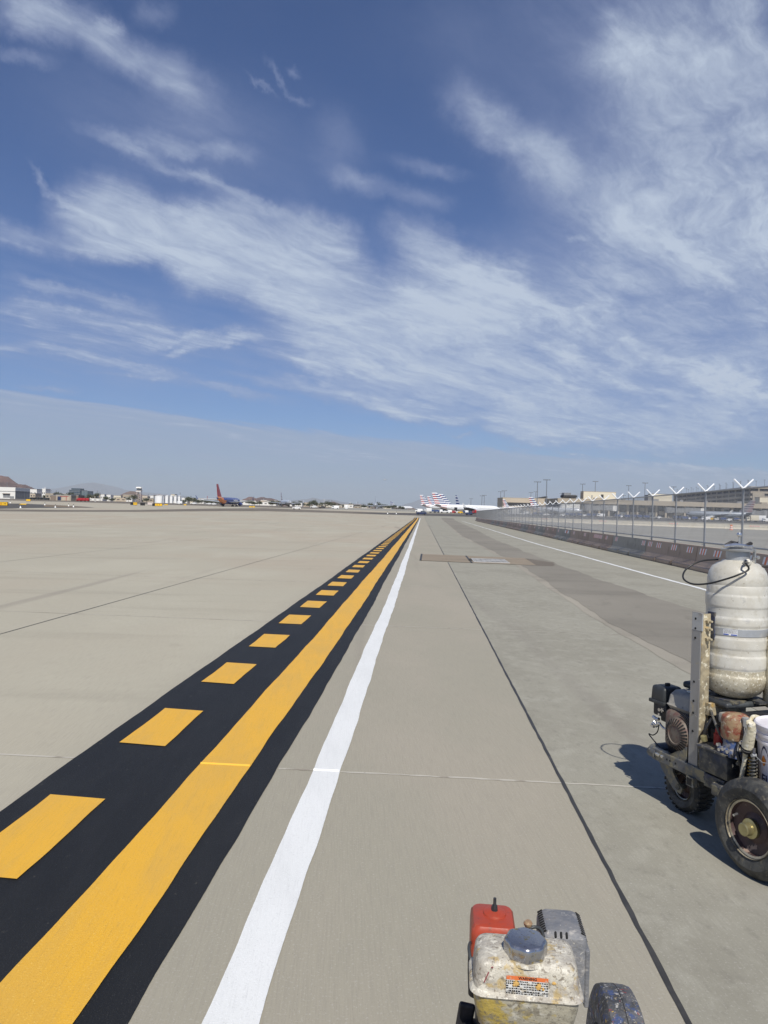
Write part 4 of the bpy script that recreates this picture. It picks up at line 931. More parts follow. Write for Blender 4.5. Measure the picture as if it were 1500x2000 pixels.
sign('yellow double taxiway sign below the widest storage tank', 302.6, 317, 983, 989.2, [('6', -.2), ('4', .12)])
sign('low yellow sign right of the yellow double sign', 321, 328, 984.6, 987)
sign('low yellow sign below the grey roofed shed', 359, 364, 984.6, 987.4)
sign('low yellow sign right of the blue airliner, left of two', 486.5, 492, 988.6, 991.6); sign('low yellow sign right of the blue airliner, right of two', 492.6, 498, 988.6, 991.6)
g = G(45, 986.6); t = thing('taxiway_board', 'flat yellow board lying by the runway island at the left', 'marker board', (g.x, g.y, zf(g.y))); MB().box((0, 0, .34), (2.1, .9, .05), top=(.75, 1), shift=(.2, 0), M=RX(R(18))).build('board', M['sign_y'], t); [MB().box((q_, 0, .12), (.1, .1, .25)).build('leg', M['mast'], t) for q_ in (-.6, .6)]
M['lightw'] = mat('white light body', (.8, .8, .78), .5)
mk = None
for px, py in [(40, 992.2), (108, 991.4), (134, 988.6), (143.5, 990.6), (87.5, 986.6), (20, 982.6), (186, 979.6), (757, 1003.8), (774, 1004)]:
    g = G(px, py)
    if mk is None:
        mk = thing('edge_light', 'small white taxiway edge light on its cone along the far apron', 'edge light', g, 0, 'taxiway edge lights'); MB().lathe([(.26, 0), (.22, .06), (.07, .50), (.07, .62), (0, .64)], 12).build('cone', M['lightw'], mk, 40); MB().lathe([(.08, .62), (.11, .68), (.10, .86), (0, .92)], 12).build('lamp', M['sign_k'], mk, 40)
    else: dup(mk, g)

# vehicles
def vehicle(label, px, pbot, Lv, Hv, body='vanw', kind='car', rz=PI/2, Y=None, cat=None, group=None, W=1.9):
    """body length along local y; wheels, glazing, lamps"""
    g = G(px, pbot) if Y is None else Vector((XZ(px, pbot, Y)[0], Y, zf(Y)))
    t = thing({'car': 'parked_car', 'van': 'van', 'truck': 'truck', 'tug': 'baggage_tug', 'cart': 'baggage_cart', 'loader': 'belt_loader'}[kind], label, cat or {'car': 'car', 'van': 'van', 'truck': 'truck', 'tug': 'tug', 'cart': 'baggage cart', 'loader': 'belt loader'}[kind], g, rz, group)
    r = min(.36, Hv*.22); b = MB()
    if kind == 'car':
        b.rbox((0, 0, r + .32), (W, Lv, .62), .12); b.rbox((0, -Lv*.06, r + .62 + (Hv - r - .62)/2), (W*.88, Lv*.55, Hv - r - .55), .12, top=(.85, .72)); gz = (0, -Lv*.06, r + .62 + (Hv - r - .62)/2 + .04, W*.885, Lv*.42, (Hv - r - .62)*.5)
    elif kind == 'van': b.rbox((0, -.2, r*.8 + (Hv - r)/2), (W, Lv - .4, Hv - r), .14, top=(.94, .97)); b.rbox((0, Lv/2 - .35, r + .4), (W*.98, .7, .8), .1); gz = (0, Lv*.30, Hv*.72, W*1.0, Lv*.2, Hv*.24)
    elif kind == 'truck': b.rbox((0, -Lv*.16, r + .35 + (Hv - r)/2 - .2), (W*1.1, Lv*.66, Hv - r - .2), .06); b.rbox((0, Lv*.35, r + (Hv*.72 - r)/2 + .1), (W, Lv*.28, Hv*.72 - r), .14, top=(.95, .8)); gz = (0, Lv*.36, Hv*.56, W*1.01, Lv*.16, Hv*.2)
    elif kind == 'tug': b.rbox((0, 0, r + Hv*.18), (W, Lv, Hv*.5), .08); b.rbox((0, -Lv*.15, Hv*.82), (W*.9, Lv*.4, Hv*.3), .06); gz = (0, -Lv*.15, Hv*.8, W*.91, Lv*.3, Hv*.2)
    elif kind == 'cart': b.box((0, 0, r*1.4), (W, Lv, .14)); b.box((0, 0, Hv - .05), (W, Lv, .1)); b.box((0, Lv/2 - .05, (Hv + r*1.4)/2), (W, .08, Hv - r*1.6)); b.box((0, -Lv/2 + .05, (Hv + r*1.4)/2), (W, .08, Hv - r*1.6)); b.box((0, 0, (Hv + r*1.4)/2), (W*.9, .08, Hv - r*1.6)); gz = None
    else:
        b.rbox((0, 0, r + .3), (W, Lv*.8, .6), .06); b.box((.3, 0, Hv*.62), (.9, Lv, .16), M=RX(R(14))); gz = (-.5, .6, Hv*.6, .7, .8, Hv*.3)
    b.build('body', M[body], t, 40)
    if gz: MB().box(gz[:3], gz[3:]).build('window', M['glass'], t)
    if kind == 'cart': MB().box((0, 0, (Hv + r*1.4)/2), (W*.96, Lv*.86, Hv*.5)).build('canvas_side', M['bluecart'], t)
    for sx in (-1, 1):
        for sy in (-.31, .31):
            wl = MB().cyl((sx*W*.42, sy*Lv, r), (sx*W*.51, sy*Lv, r), r, n=14).build('wheel', M['tyre'], t, 40)
    return t
vehicle('dark navy baggage tug on the asphalt just past the end of the stripes', 823, 1005.4, 3.9, 1.55, 'navy', 'tug', PI/2, W=1.8)
vehicle('dark navy tug under the wing of the largest airliner', 916, 1006.2, 3.0, 1.9, 'navy', 'tug', PI/2)
for i, px in enumerate((154.5, 162, 169.5)):
    vehicle(['red fire truck parked left of three beside the fire station', 'red fire truck in the middle of three', 'red fire truck parked right of three'][i], px, 978, 4.2 if i < 2 else 3.6, 2.4, 'red', 'truck', PI/2, 540)
for i, (px, Y) in enumerate([(63, 600), (70, 605), (77, 600), (84, 610), (92, 598)]): vehicle(f'dark vehicle parked between hangar and fire station, {ORD[i]} from the hangar', px, 975, 3.4, 1.9, 'sign_k', 'van', PI/2, Y, group='dark vehicles by the hangar')
vehicle('white van below the rightmost storage tank', 350, 986, 4.4, 2.2, 'vanw', 'van', PI/2, 520); vehicle('white car right of the storage tanks', 378, 984, 4.4, 1.5, 'vanw', 'car', PI/2, 560)
vehicle('low white car in front of the second taxiing airliner', 579.5, 994.8, 4.3, 1.4, 'vanw', 'car', PI/2); vehicle('white pickup parked left in the tree belt', 613, 993, 5.0, 1.8, 'vanw', 'car', PI/2, 520)
vehicle('dark car parked right of the white pickup', 629, 994, 4.6, 1.4, 'sign_k', 'car', PI/2, 520); vehicle('white van in the middle of the tree belt', 655, 995, 4.8, 2.2, 'vanw', 'van', PI/2, 480); vehicle('small white van right in the tree belt', 676.5, 995, 2.4, 2.8, 'vanw', 'van', 0, 480)
vehicle('white car at the left of the middle shed row', 408, 985, 4.2, 1.5, 'vanw', 'car', PI/2, 560); vehicle('white car just left of the red tail fin', 417, 985, 4.2, 1.5, 'vanw', 'car', PI/2, 550)
rr = random.Random(8)
for i, (px, k, bd, Hv, L_) in enumerate([(818, 'van', 'vanw', 2.0, 4), (835, 'truck', 'vanw', 2.4, 4.4), (845, 'cart', 'bgrey', 1.8, 3), (853, 'cart', 'bgrey', 1.8, 3), (859, 'van', 'vanw', 1.9, 3), (868, 'loader', 'vanw', 2.0, 4), (877, 'van', 'vanw', 1.8, 3), (884, 'tug', 'red', 1.6, 3), (893, 'loader', 'bwhite', 1.8, 3), (899, 'tug', 'sign_y', 1.5, 2.6), (904, 'cart', 'bgrey', 1.6, 2.4), (910, 'van', 'vanw', 1.8, 2.6), (929, 'truck', 'red', 2.2, 4)]):
    vehicle(['white van left of the parked airliner tails', 'white catering truck under the leftmost striped tail', 'blue canvas baggage cart under the striped tails, left of two', 'blue canvas baggage cart under the striped tails, right of two', 'white van under the largest striped tail', 'white belt loader under the rear of the largest airliner', 'small white van under the largest airliner', 'red tug under the largest airliner', 'pale belt loader right of the open cargo door', 'yellow tug beside the pale belt loader', 'blue canvas baggage cart by the largest airliner wing', 'small white van by the largest airliner wing', 'red truck just left of the fence end'][i], px, 1002, L_, Hv, bd, k, PI/2, (398 + (i % 3)*6))
ex = [(1002, 'truck', 'vanw'), (1008, 'cart', 'bgrey'), (1019, 'loader', 'bwhite'), (1026, 'van', 'vanw'), (1033, 'loader', 'bgrey'), (1047, 'cart', 'bgrey'), (1054, 'cart', 'bgrey'), (1064, 'loader', 'vanw'), (1078, 'tug', 'navy'), (1099, 'tug', 'vanw'), (1109, 'cart', 'bgrey'), (1118, 'cart', 'bgrey'), (1132, 'cart', 'bgrey'), (1140, 'tug', 'vanw'), (1150, 'cart', 'bgrey'), (1158, 'cart', 'bgrey'), (1173, 'van', 'vanw'), (1205, 'cart', 'bgrey'), (1213, 'tug', 'vanw'), (1224, 'cart', 'bgrey'), (1238, 'cart', 'bgrey'), (1250, 'cart', 'bgrey'), (1262, 'cart', 'bgrey'), (1274, 'loader', 'bgrey'), (1286, 'tug', 'vanw'), (1320, 'cart', 'bgrey'), (1328, 'cart', 'bgrey'), (1337, 'cart', 'bgrey'), (1347, 'tug', 'vanw'), (1356, 'cart', 'bgrey'), (1378, 'van', 'vanw'), (1389, 'tug', 'sign_y'), (1400, 'loader', 'bwhite'), (1412, 'cart', 'bgrey'), (1423, 'tug', 'vanw'), (1438, 'cart', 'bgrey'), (1448, 'loader', 'tan'), (1469, 'truck', 'cream'), (1484, 'truck', 'vanw'), (1497, 'van', 'vanw')]
cnt = {}; nm = {'truck': 'truck', 'cart': 'blue canvas baggage cart', 'loader': 'belt loader', 'van': 'white van', 'tug': 'baggage tug'}
cc_ = {'vanw': 'white', 'bgrey': 'grey', 'bwhite': 'pale', 'navy': 'navy', 'sign_y': 'yellow', 'tan': 'tan', 'cream': 'cream'}
for i, (px, k, bd) in enumerate(ex):
    base = nm[k] if k in ('cart', 'van') else f'{cc_[bd]} {nm[k]}'
    cnt[base] = cnt.get(base, 0) + 1
    vehicle(f'{base} seen through the fence before the terminal, {ORD[cnt[base]-1]} from the left', px, 1010, {'truck': 6.5, 'cart': 3.4, 'loader': 6, 'van': 4.6, 'tug': 3}[k], {'truck': 3.4, 'cart': 2.1, 'loader': 2.6, 'van': 2.1, 'tug': 1.5}[k], bd, k, PI/2, rr.choice([392, 404, 416, 428]), group='ground vehicles before the terminal')
g = G(1428, 1035.4); t = thing('traffic_drum', 'orange traffic drum beside the cream barriers', 'traffic drum', g); MB().lathe([(.36, 0), (.34, .08), (.28, .1), (.27, .45), (.25, .5), (.23, 1.0), (.1, 1.05), (0, 1.05)], 16, mi=0).build('drum', M['cone'], t, 40); MB().lathe([(.275, .55), (.262, .72)], 16, caps=False).lathe([(.285, .2), (.28, .36)], 16, caps=False).build('reflective_band', M['refl'], t, 40)
# poles of the far skyline
def pole(label, px, py, Y, m='mast', r=.2): 
    x, zt = XZ(px, py, Y); t = thing('antenna_pole', label, 'pole', (x, Y, zf(Y)), 0, 'poles on the far skyline'); MB().cyl((0, 0, 0), (0, 0, zt - zf(Y)), r*1.3, r, 8).build('shaft', M[m], t, 40); MB().box((0, 0, zt - zf(Y) - .6), (1.2, .3, .3)).build('crossarm', M[m], t)
for px, py, m, lb in [(88, 951, 'bwhite', 'white antenna pole between hangar and fire station'), (633, 975, 'bwhite', 'white pole on the far hill ridge'), (684, 981, 'bwhite', 'white pole left of the dark nose-on airliner'), (699, 980, 'mast', 'dark pole left of the dark nose-on airliner'), (648, 977, 'mast', 'dark pole right of the white ridge pole'), (190, 958, 'mast', 'thin dark pole right of the glass office'), (352, 962, 'mast', 'dark pole behind the storage tanks'), (290, 965, 'mast', 'thin dark pole between tower and tanks'), (196, 962, 'mast', 'shorter thin pole right of the glass office'), (769, 984, 'mast', 'dark pole left of the small parked airliner'), (762, 988, 'mast', 'short dark pole near the small parked airliner'), (14, 942, 'mast', 'dark pole above the hangar roof'), (405, 969, 'red', 'red pole left of the red tail fin'), (100, 957, 'mast', 'dark pole above the tan gabled shed'), (110, 958, 'mast', 'dark pole above the fire station')]: pole(lb, px, py, 980, m, .25)

# trees of the far belt: trunk, limbs and leaf clumps
def tree_proto(seed, h_, wd):
    rr = random.Random(seed)
    t = thing('desert_tree', 'small dusty desert tree in the belt beyond the runways', 'tree', (0, 0, 0), 0, 'desert trees beyond the runways')
    b = MB().cyl((0, 0, 0), (0, 0, h_*.45), .22, .15, 7); cl = []
    for k in range(6):
        a = k*1.05 + rr.uniform(-.3, .3); e = Vector((math.cos(a)*wd*.28, math.sin(a)*wd*.28, h_*rr.uniform(.55, .8))); b.cyl((0, 0, h_*rr.uniform(.25, .45)), e, .12, .04, 5); cl.append(e)
    cl.append(Vector((0, 0, h_*.8))); b.build('trunk', M['bark'], t)
    f = MB()
    for c in cl:
        for _ in range(75):
            u = Vector((rr.gauss(0, 1), rr.gauss(0, 1), rr.gauss(0, .8)))*wd*.13 + c; s = rr.uniform(.16, .34)
            a = Vector((rr.gauss(0, 1), rr.gauss(0, 1), rr.gauss(0, 1))).normalized(); q = a.orthogonal().normalized()*s; p = a.cross(q)
            f.add([u - q - p*.6, u + q - p*.6, u + q*.4 + p, u - q*.4 + p], [(0, 1, 2, 3)])
    f.build('crown', M['leaf'], t, smooth='sheet'); return t
tp = [tree_proto(1, 6.5, 7), tree_proto(2, 5.0, 7.5), tree_proto(3, 8.5, 7), tree_proto(4, 4.0, 6.0)]
used = [False]*4; rr = random.Random(21)
spots = []
for px in range(60, 790, 6):
    if 430 < px < 470 and rr.random() < .7: continue
    spots.append((px + rr.uniform(-3, 3), rr.choice([735, 780, 850, 900, 980]) if px > 470 else rr.choice([700, 760, 850, 900, 1000])))
spots += [(152 - 40 + k*4, 1040) for k in range(10)] + [(56, 900), (60, 905), (72, 900), (78, 960), (98, 900), (104, 905), (178, 1020), (182, 1000), (176, 1010)]
for i, (px, Y) in enumerate(spots):
    k = rr.choice([0, 1, 1, 3, 3]) if px > 200 else rr.choice([0, 1, 2, 2, 3]); 
    if i >= len(spots) - 19: k = 2 if i % 2 else 0
    x = XZ(px, 985, Y)[0]; s = rr.uniform(.75, 1.15); loc = (x, Y, zf(Y) - .1)
    if not used[k]: tp[k].location = loc; used[k] = True
    else: dup(tp[k], loc, rr.uniform(0, 6), None, s)
# ------------------------------------------------------------------ the line striper on the right
M['keg'] = mat('white keg', (.56, .55, .50), .42, 0, [((.43, .405, .34), 4.5, .40, .66, .75), ((.36, .33, .26), 13, .54, .70, .5), ((.24, .20, .13), 60, .64, .71, .85), ((.68, .68, .65), 80, .62, .70, .7), ((.42, .36, .22), 9, .62, .70, .6, (1, 1, .25)), ((.33, .33, .33), 22, .60, .72, .5)], bump=.1, bscale=30, coat=.12)
M['keg_low'] = mat('stained keg foot', (.46, .43, .34), .45, 0, [((.31, .26, .17), 7, .38, .62, .85), ((.72, .70, .60), 75, .57, .64, .9), ((.20, .16, .09), 60, .58, .66, .8), ((.55, .50, .34), 150, .58, .66, .8)], bump=.2, bscale=80)
M['galv'] = mat('galvanised plate', (.46, .48, .50), .42, .55, [((.30, .31, .32), 7, .42, .68, .7), ((.60, .60, .58), 20, .6, .72, .6), ((.30, .22, .13), 9, .62, .74, .5)], bump=.05)
M['chan'] = mat('weathered steel channel', (.33, .33, .33), .5, .45, [((.20, .19, .17), 6, .40, .66, .8, (1, 1, .3)), ((.44, .36, .20), 14, .58, .72, .7), ((.70, .68, .60), 60, .66, .74, .8)], bump=.1)
M['chanp'] = mat('paint crusted channel', (.42, .36, .24), .55, .1, [((.20, .17, .12), 10, .42, .62, .8), ((.70, .66, .52), 40, .56, .66, .9), ((.50, .30, .06), 12, .58, .70, .7)], bump=.3, bscale=70)
M['grime'] = mat('paint caked frame', (.055, .056, .060), .6, .1, [((.20, .18, .12), 24, .44, .62, .85), ((.035, .05, .12), 6, .5, .64, .7), ((.34, .30, .20), 34, .62, .72, .8), ((.42, .42, .42), 90, .70, .76, .6)], bump=.35, bscale=80)
M['frame'] = mat('dull frame steel', (.13, .135, .14), .5, .4, [((.26, .23, .15), 22, .44, .62, .85), ((.05, .06, .12), 5, .52, .68, .6), ((.45, .42, .32), 45, .64, .72, .7)], bump=.2, bscale=70)
M['kblack'] = mat('dusty black plastic', (.030, .033, .036), .5, 0, [((.09, .10, .10), 9, .45, .7, .6), ((.16, .16, .15), 60, .66, .75, .5)], bump=.08)
M['ftank'] = mat('dirty fuel tank', (.34, .32, .275), .5, 0, [((.20, .19, .175), 16, .42, .66, .8), ((.50, .46, .37), 26, .6, .74, .6), ((.07, .07, .07), 40, .62, .72, .6)], bump=.06)
M['ftank_top'] = mat('bare fuel tank top', (.62, .60, .50), .45, 0, [((.40, .37, .28), 9, .5, .7, .6)])
M['recoil'] = mat('faded recoil cover', (.12, .062, .05), .6, 0, [((.15, .125, .10), 30, .30, .56, .95), ((.30, .25, .22), 40, .6, .72, .5)], bump=.1)
M['block'] = mat('engine black', (.022, .022, .025), .55, .2, [((.10, .09, .08), 14, .55, .72, .6)])
M['rust'] = mat('red rusted canister', (.22, .055, .035), .55, 0, [((.30, .21, .12), 26, .38, .58, .95), ((.55, .50, .40), 34, .56, .66, .85), ((.14, .09, .06), 50, .60, .70, .7), ((.45, .30, .10), 16, .60, .70, .6)], bump=.35, bscale=70)
M['bluep'] = mat('blue pump body', (.05, .09, .22), .5, .1, [((.30, .27, .22), 26, .44, .60, .9), ((.05, .05, .05), 34, .55, .68, .8), ((.60, .58, .52), 60, .64, .72, .8)], bump=.25)
M['hopper'] = mat('caked hopper', (.040, .043, .048), .55, .1, [((.13, .12, .095), 20, .44, .64, .9), ((.03, .045, .09), 9, .5, .68, .6), ((.24, .21, .13), 30, .64, .73, .7)], bump=.4, bscale=50)
M['gun'] = mat('paint coated handle', (.62, .57, .43), .5, 0, [((.36, .25, .08), 24, .50, .66, .8), ((.10, .09, .08), 26, .60, .68, .8), ((.82, .80, .72), 22, .56, .66, .8)], bump=.5, bscale=60)
M['shiny'] = mat('worn bright steel', (.62, .62, .62), .25, .9, [((.3, .28, .25), 14, .55, .7, .6)])
M['rubber_hose'] = mat('black hose', (.018, .018, .019), .4, 0)
M['tyre2'] = mat('grimy tyre', (.026, .027, .028), .65, 0, [((.075, .074, .066), 11, .40, .64, .85), ((.12, .105, .075), 30, .54, .68, .7), ((.010, .010, .010), 16, .56, .70, .7), ((.34, .33, .29), 120, .66, .73, .7), ((.22, .20, .16), 50, .66, .72, .6)], bump=.3, bscale=70)
M['rim'] = mat('rusted maroon rim', (.085, .050, .048), .5, .2, [((.04, .03, .03), 14, .45, .65, .7), ((.34, .25, .20), 13, .62, .67, .9), ((.30, .26, .18), 60, .66, .73, .6)], bump=.1)
M['rim_edge'] = mat('bare rim edge', (.46, .42, .33), .4, .6, [((.22, .17, .10), 9, .45, .66, .8), ((.75, .72, .62), 30, .6, .7, .8)])
M['brass'] = mat('brass hub nut', (.42, .38, .20), .35, .7, [((.24, .20, .10), 12, .45, .68, .7)])
M['springm'] = mat('brass spring', (.30, .20, .06), .35, .8); M['bucket'] = mat('white pail', (.70, .68, .72), .4, 0, [((.58, .55, .58), 5, .45, .7, .5)]); M['ink'] = mat('navy print', (.02, .025, .07), .5); M['ink_o'] = mat('orange print', (.65, .22, .03), .5)
M['label_w'] = mat('white label', (.66, .67, .68), .5, 0, [((.5, .5, .48), 14, .5, .7, .5)]); M['ink_b'] = mat('blue print', (.04, .09, .38), .5); M['redp'] = mat('red lever', (.42, .03, .025), .45)

W0 = (1.727, 3.434, 0); RZS = R(19)
S = thing('line_striper', 'paint striping cart with white keg tank on a steel post, right of the sealed joint', 'line striper', W0, RZS)
# local frame: +x to the cart's right, +y forward, the left big wheel's outer face at x = 0
def wheel(parent, x0, yc, zc, rad, wd, rim_r, name='wheel', hub=True, treads=0):
    Mx = T(x0, yc, zc) @ RY(PI/2)                        # lathe axis along +x
    w_ = MB().lathe([(rim_r, .012), (rim_r + .012, .004), (rad*.80, -.004), (rad*.93, .010), (rad*.985, wd*.22), (rad, wd*.5), (rad*.985, wd*.78), (rad*.93, wd - .010), (rad*.80, wd + .004), (rim_r + .012, wd - .004), (rim_r, wd - .012)], 48, Mx, caps=False).build(name, M['tyre2'], parent, 35)
    if treads:
        b = MB()
        for k in range(treads):
            a = 2*PI*k/treads
            for s, off in ((.27, 0), (.73, .5)):
                a2 = a + off*2*PI/treads; c = Vector((x0 + wd*s, yc + math.cos(a2)*rad, zc + math.sin(a2)*rad)); b.box(c, (wd*.40, rad*1.05*PI/treads, .007), M=RX(a2 - PI/2))
        b.build('tread', M['tyre2'], w_)
    rm = MB().lathe([(rim_r*1.03, .000), (rim_r*1.03, .012), (rim_r*.93, .016), (rim_r*.90, .036), (rim_r*.55, .046), (rim_r*.30, .030), (.0, .030)], 40, Mx, mi=[0, 0, 1, 1, 1, 1], caps=False).build('rim', [M['rim_edge'], M['rim']], w_, 35)
    MB().lathe([(0, wd - .030), (rim_r*.55, wd - .04), (rim_r*.93, wd - .016), (rim_r*1.03, wd)], 40, Mx, mi=0, caps=False).build('rim', M['rim'], w_, 35)
    if hub:
        MB().lathe([(.045, .030), (.045, .014), (.030, .010), (.030, -.022), (.026, -.026), (0, -.026)], 24, Mx).build('hub_cap', M['brass'], w_, 35)
        b = MB(); b.cyl((x0 + .02, yc + rim_r*.62, zc + rim_r*.30), (x0 - .006, yc + rim_r*.60, zc + rim_r*.27), .006, n=8)
        b.build('valve_stem', M['shiny'], w_)
    return w_
wheel(S, 0, 0, .225, .225, .105, .128)
wheel(S, .80, 0, .225, .225, .105, .128)
MB().cyl((.04, 0, .225), (.86, 0, .225), .017, n=12).build('axle', M['grime'], S, 40)
# caster
cw = wheel(S, .245, .72, .140, .140, .12, .072, 'caster_wheel', False, 30)
b = MB()
b.prism([(.775, .27), (.905, .27), (.86, .20), (.76, .115), (.70, .105), (.685, .14), (.73, .17), (.765, .21)], .228, .243, M=RZ(PI/2) @ Matrix.Scale(-1, 4, (0, 1, 0)))
b.prism([(.775, .27), (.905, .27), (.86, .20), (.76, .115), (.70, .105), (.685, .14), (.73, .17), (.765, .21)], .367, .382, M=RZ(PI/2) @ Matrix.Scale(-1, 4, (0, 1, 0)))
b.build('caster_fork', M['frame'], S)
MB().cyl((.222, .72, .14), (.39, .72, .14), .016, n=12).build('caster_axle', M['grime'], S, 40)
MB().cyl((.305, .84, .255), (.305, .84, .285), .060, n=20).box((.305, .83, .262), (.18, .16, .014)).build('caster_swivel', M['frame'], S, 40)
# frame: rails, cross members, engine tray with its bent front bar
b = MB()
b.rbox((.20, .40, .284), (.038, .98, .066), .006).build('side_rail', M['frame'], S)
MB().rbox((.66, .40, .284), (.038, .98, .066), .006).build('side_rail', M['frame'], S)
MB().tube([(.20, .86, .284), (.205, .915, .284), (.235, .94, .284), (.43, .945, .284), (.625, .94, .284), (.655, .915, .284), (.66, .86, .284)], .033, 10).build('front_bar', M['frame'], S, 50)
MB().box((.43, .12, .284), (.42, .04, .05)).build('cross_member', M['grime'], S); MB().box((.43, .42, .262), (.42, .62, .012)).build('deck_plate', M['grime'], S)
MB().box((.43, .80, .258), (.42, .22, .01)).build('engine_tray', M['grime'], S)
MB().prism([(.62, .316), (.75, .316), (.62, .40)], .190, .199, M=RZ(PI/2) @ Matrix.Scale(-1, 4, (0, 1, 0))).build('gusset', M['frame'], S)
MB().cyl((.265, .805, .30), (.295, .80, .31), .030, n=20).cyl((.258, .806, .298), (.266, .805, .30), .014, n=14).build('washer', M['galv'], S, 40)
b = MB()
for y in (.845, .83, .80): b.lathe([(.010, 0), (.010, .006), (.006, .008), (0, .008)], 10, T(.181, y, .29) @ RY(-PI/2))
b.build('rail_bolts', M['shiny'], S, 40)
b = MB()
for y in (.76, .735, .69, .47, .44): b.cyl((.1795, y, .286), (.1815, y, .286), .006, n=10)
b.build('rail_holes', M['hole'], S)
MB().box((.178, .56, .232), (.03, .05, .05)).box((.174, .56, .232), (.026, .036, .036)).build('tube_end', [M['frame']], S); MB().box((.1625, .56, .232), (.004, .036, .036)).build('tube_hole', M['hole'], S)
MB().rbox((.172, .385, .285), (.02, .14, .07), .004).rbox((.150, .32, .270), (.05, .10, .07), .015).build('axle_bracket', M['grime'], S)

# upright channel: a bright flange facing out, a crusted web facing back
zp0, zp1 = .296, 1.150
MB().box((.196, .573, (zp0+zp1)/2), (.006, .066, zp1-zp0)).build('post_flange', M['chan'], S)
MB().box((.227, .5395, (zp0+zp1)/2 - .002), (.058, .006, zp1-zp0-.004)).build('post_web', M['chanp'], S)
b = MB(); b.box((.196, .5665, 1.10), (.0085, .074, .094)); b.build('post_cap_plate', M['galv'], S)
b = MB()
for z in (1.115, 1.062, 1.010, .77, .665, .600, .50): b.cyl((.1905, .578, z), (.1935, .578, z), .0065, n=10)
b.build('post_holes', M['hole'], S)
b = MB()
for z in (1.108, 1.066, 1.012):
    b.cyl((.231, .541, z), (.231, .518, z), .013, n=6).cyl((.231, .519, z), (.231, .498, z), .006, n=8)
b.build('clamp_bolts', M['chanp'], S, 40)
MB().box((.271, .545, 1.08), (.010, .05, .15)).build('clamp_bracket', M['grime'], S)
b = MB(); b.prism([(.235, .60), (.235, .665), (.40, .665), (.46, .60)], .505, .535).build('tank_arm', M['chanp'], S)
# keg tank
KX, KY = .43, .535
prof = [(0.0200, 0.690), (0.0600, 0.690), (0.1000, 0.700), (0.1350, 0.722), (0.1570, 0.755), (0.1655, 0.788), (0.1685, 0.812), (0.1659, 0.820), (0.1625, 0.824), (0.1618, 0.828), (0.1618, 0.853), (0.1625, 0.857), (0.1662, 0.863), (0.1671, 0.872), (0.1671, 0.920), (0.1662, 0.926), (0.1622, 0.931), (0.1615, 0.936), (0.1615, 0.960), (0.1622, 0.964), (0.1649, 0.969), (0.1654, 0.976), (0.1654, 1.014), (0.1645, 1.020), (0.1615, 1.025), (0.1608, 1.034), (0.1608, 1.082), (0.1618, 1.087), (0.1645, 1.092), (0.1650, 1.099), (0.1650, 1.124), (0.1642, 1.131), (0.1605, 1.136), (0.1598, 1.142), (0.1598, 1.180), (0.1605, 1.185), (0.1635, 1.190), (0.1643, 1.198), (0.1643, 1.244), (0.1635, 1.251), (0.1605, 1.256), (0.1598, 1.262), (0.1598, 1.298), (0.1570, 1.303), (0.1560, 1.306), (0.1580, 1.311), (0.1575, 1.340), (0.1500, 1.374), (0.1340, 1.403), (0.1100, 1.422), (0.0880, 1.430), (0.0820, 1.436), (0.0780, 1.440), (0.0000, 1.440)]
mi = [1 if z < .85 else 0 for r_, z in prof[:-1]]
K = MB().lathe([(r_*.972, z) for r_, z in prof], 56, T(KX, KY, 0), mi).build('tank', [M['keg'], M['keg_low']], S, 50)
MB().cyl((KX, KY, .64), (KX, KY, .692), .055, n=20).build('tank_foot', M['grime'], K, 40)
MB().lathe([(.1555, 1.037), (.1592, 1.039), (.1592, 1.076), (.1555, 1.078)], 56, T(KX, KY, 0), caps=False).build('clamp_band', M['galv'], K, 40)
b = MB(); a0 = math.atan2(-.28, -.96)                      # sticker on the band
vs = []
for k in range(7):
    a = R(203) + R(4.2)*k
    for z in (1.042, 1.073): vs.append((KX + .1599*math.cos(a), KY + .1599*math.sin(a), z))
b.add(vs, [(2*k, 2*k+2, 2*k+3, 2*k+1) for k in range(6)]); b.build('band_label', M['label_w'], K, smooth='sheet')
b = MB()
for (a1, a2) in ((203.5, 213), (217, 227.5)):
    vs = []
    for k in range(4):
        a = R(a1 + (a2-a1)*k/3)
        for z in (1.043, 1.049): vs.append((KX + .1603*math.cos(a), KY + .1603*math.sin(a), z))
    b.add(vs, [(2*k, 2*k+2, 2*k+3, 2*k+1) for k in range(3)])
b.build('label_print', M['ink_b'], K, smooth='sheet')
b = MB(); rr = random.Random(2)
for r_ in range(4):
    a = 204.5
    while a < 226:
        l = rr.uniform(.6, 2.4); vs = [(KX + .1603*math.cos(R(q)), KY + .1603*math.sin(R(q)), z) for q in (a, a + l) for z in (1.0535 + r_*.0048, 1.0555 + r_*.0048)]; b.add(vs, [(0, 2, 3, 1)]); a += l + .7
b.build('label_print', M['kblack'], K, smooth='sheet')
# neck ring, lid yoke, valve
b = MB().lathe([(.060, 1.438), (.062, 1.470), (.060, 1.488), (.086, 1.490), (.088, 1.500), (.060, 1.503), (0, 1.503)], 32, T(KX, KY, 0)); b.build('neck', M['galv'], K, 40)
b = MB().rbox((KX, KY - .005, 1.514), (.024, .15, .020), .005, M=RZ(R(20))).rbox((KX, KY, 1.512), (.13, .022, .016), .005, M=RZ(R(-6))); b.build('lid_yoke', M['shiny'], K)
b = MB().cyl((KX + .005, KY, 1.50), (KX + .005, KY, 1.572), .006, n=10).lathe([(0, 1.566), (.012, 1.570), (.014, 1.580), (.010, 1.590), (0, 1.592)], 14, T(KX + .005, KY, 0)); b.build('lid_screw', M['shiny'], K, 40)
MB().tube([(KX - .12, KY - .02, 1.515), (KX - .05, KY - .03, 1.524), (KX + .02, KY - .035, 1.520)], [.008, .012, .008], 10).build('lid_lever', M['shiny'], K, 50)
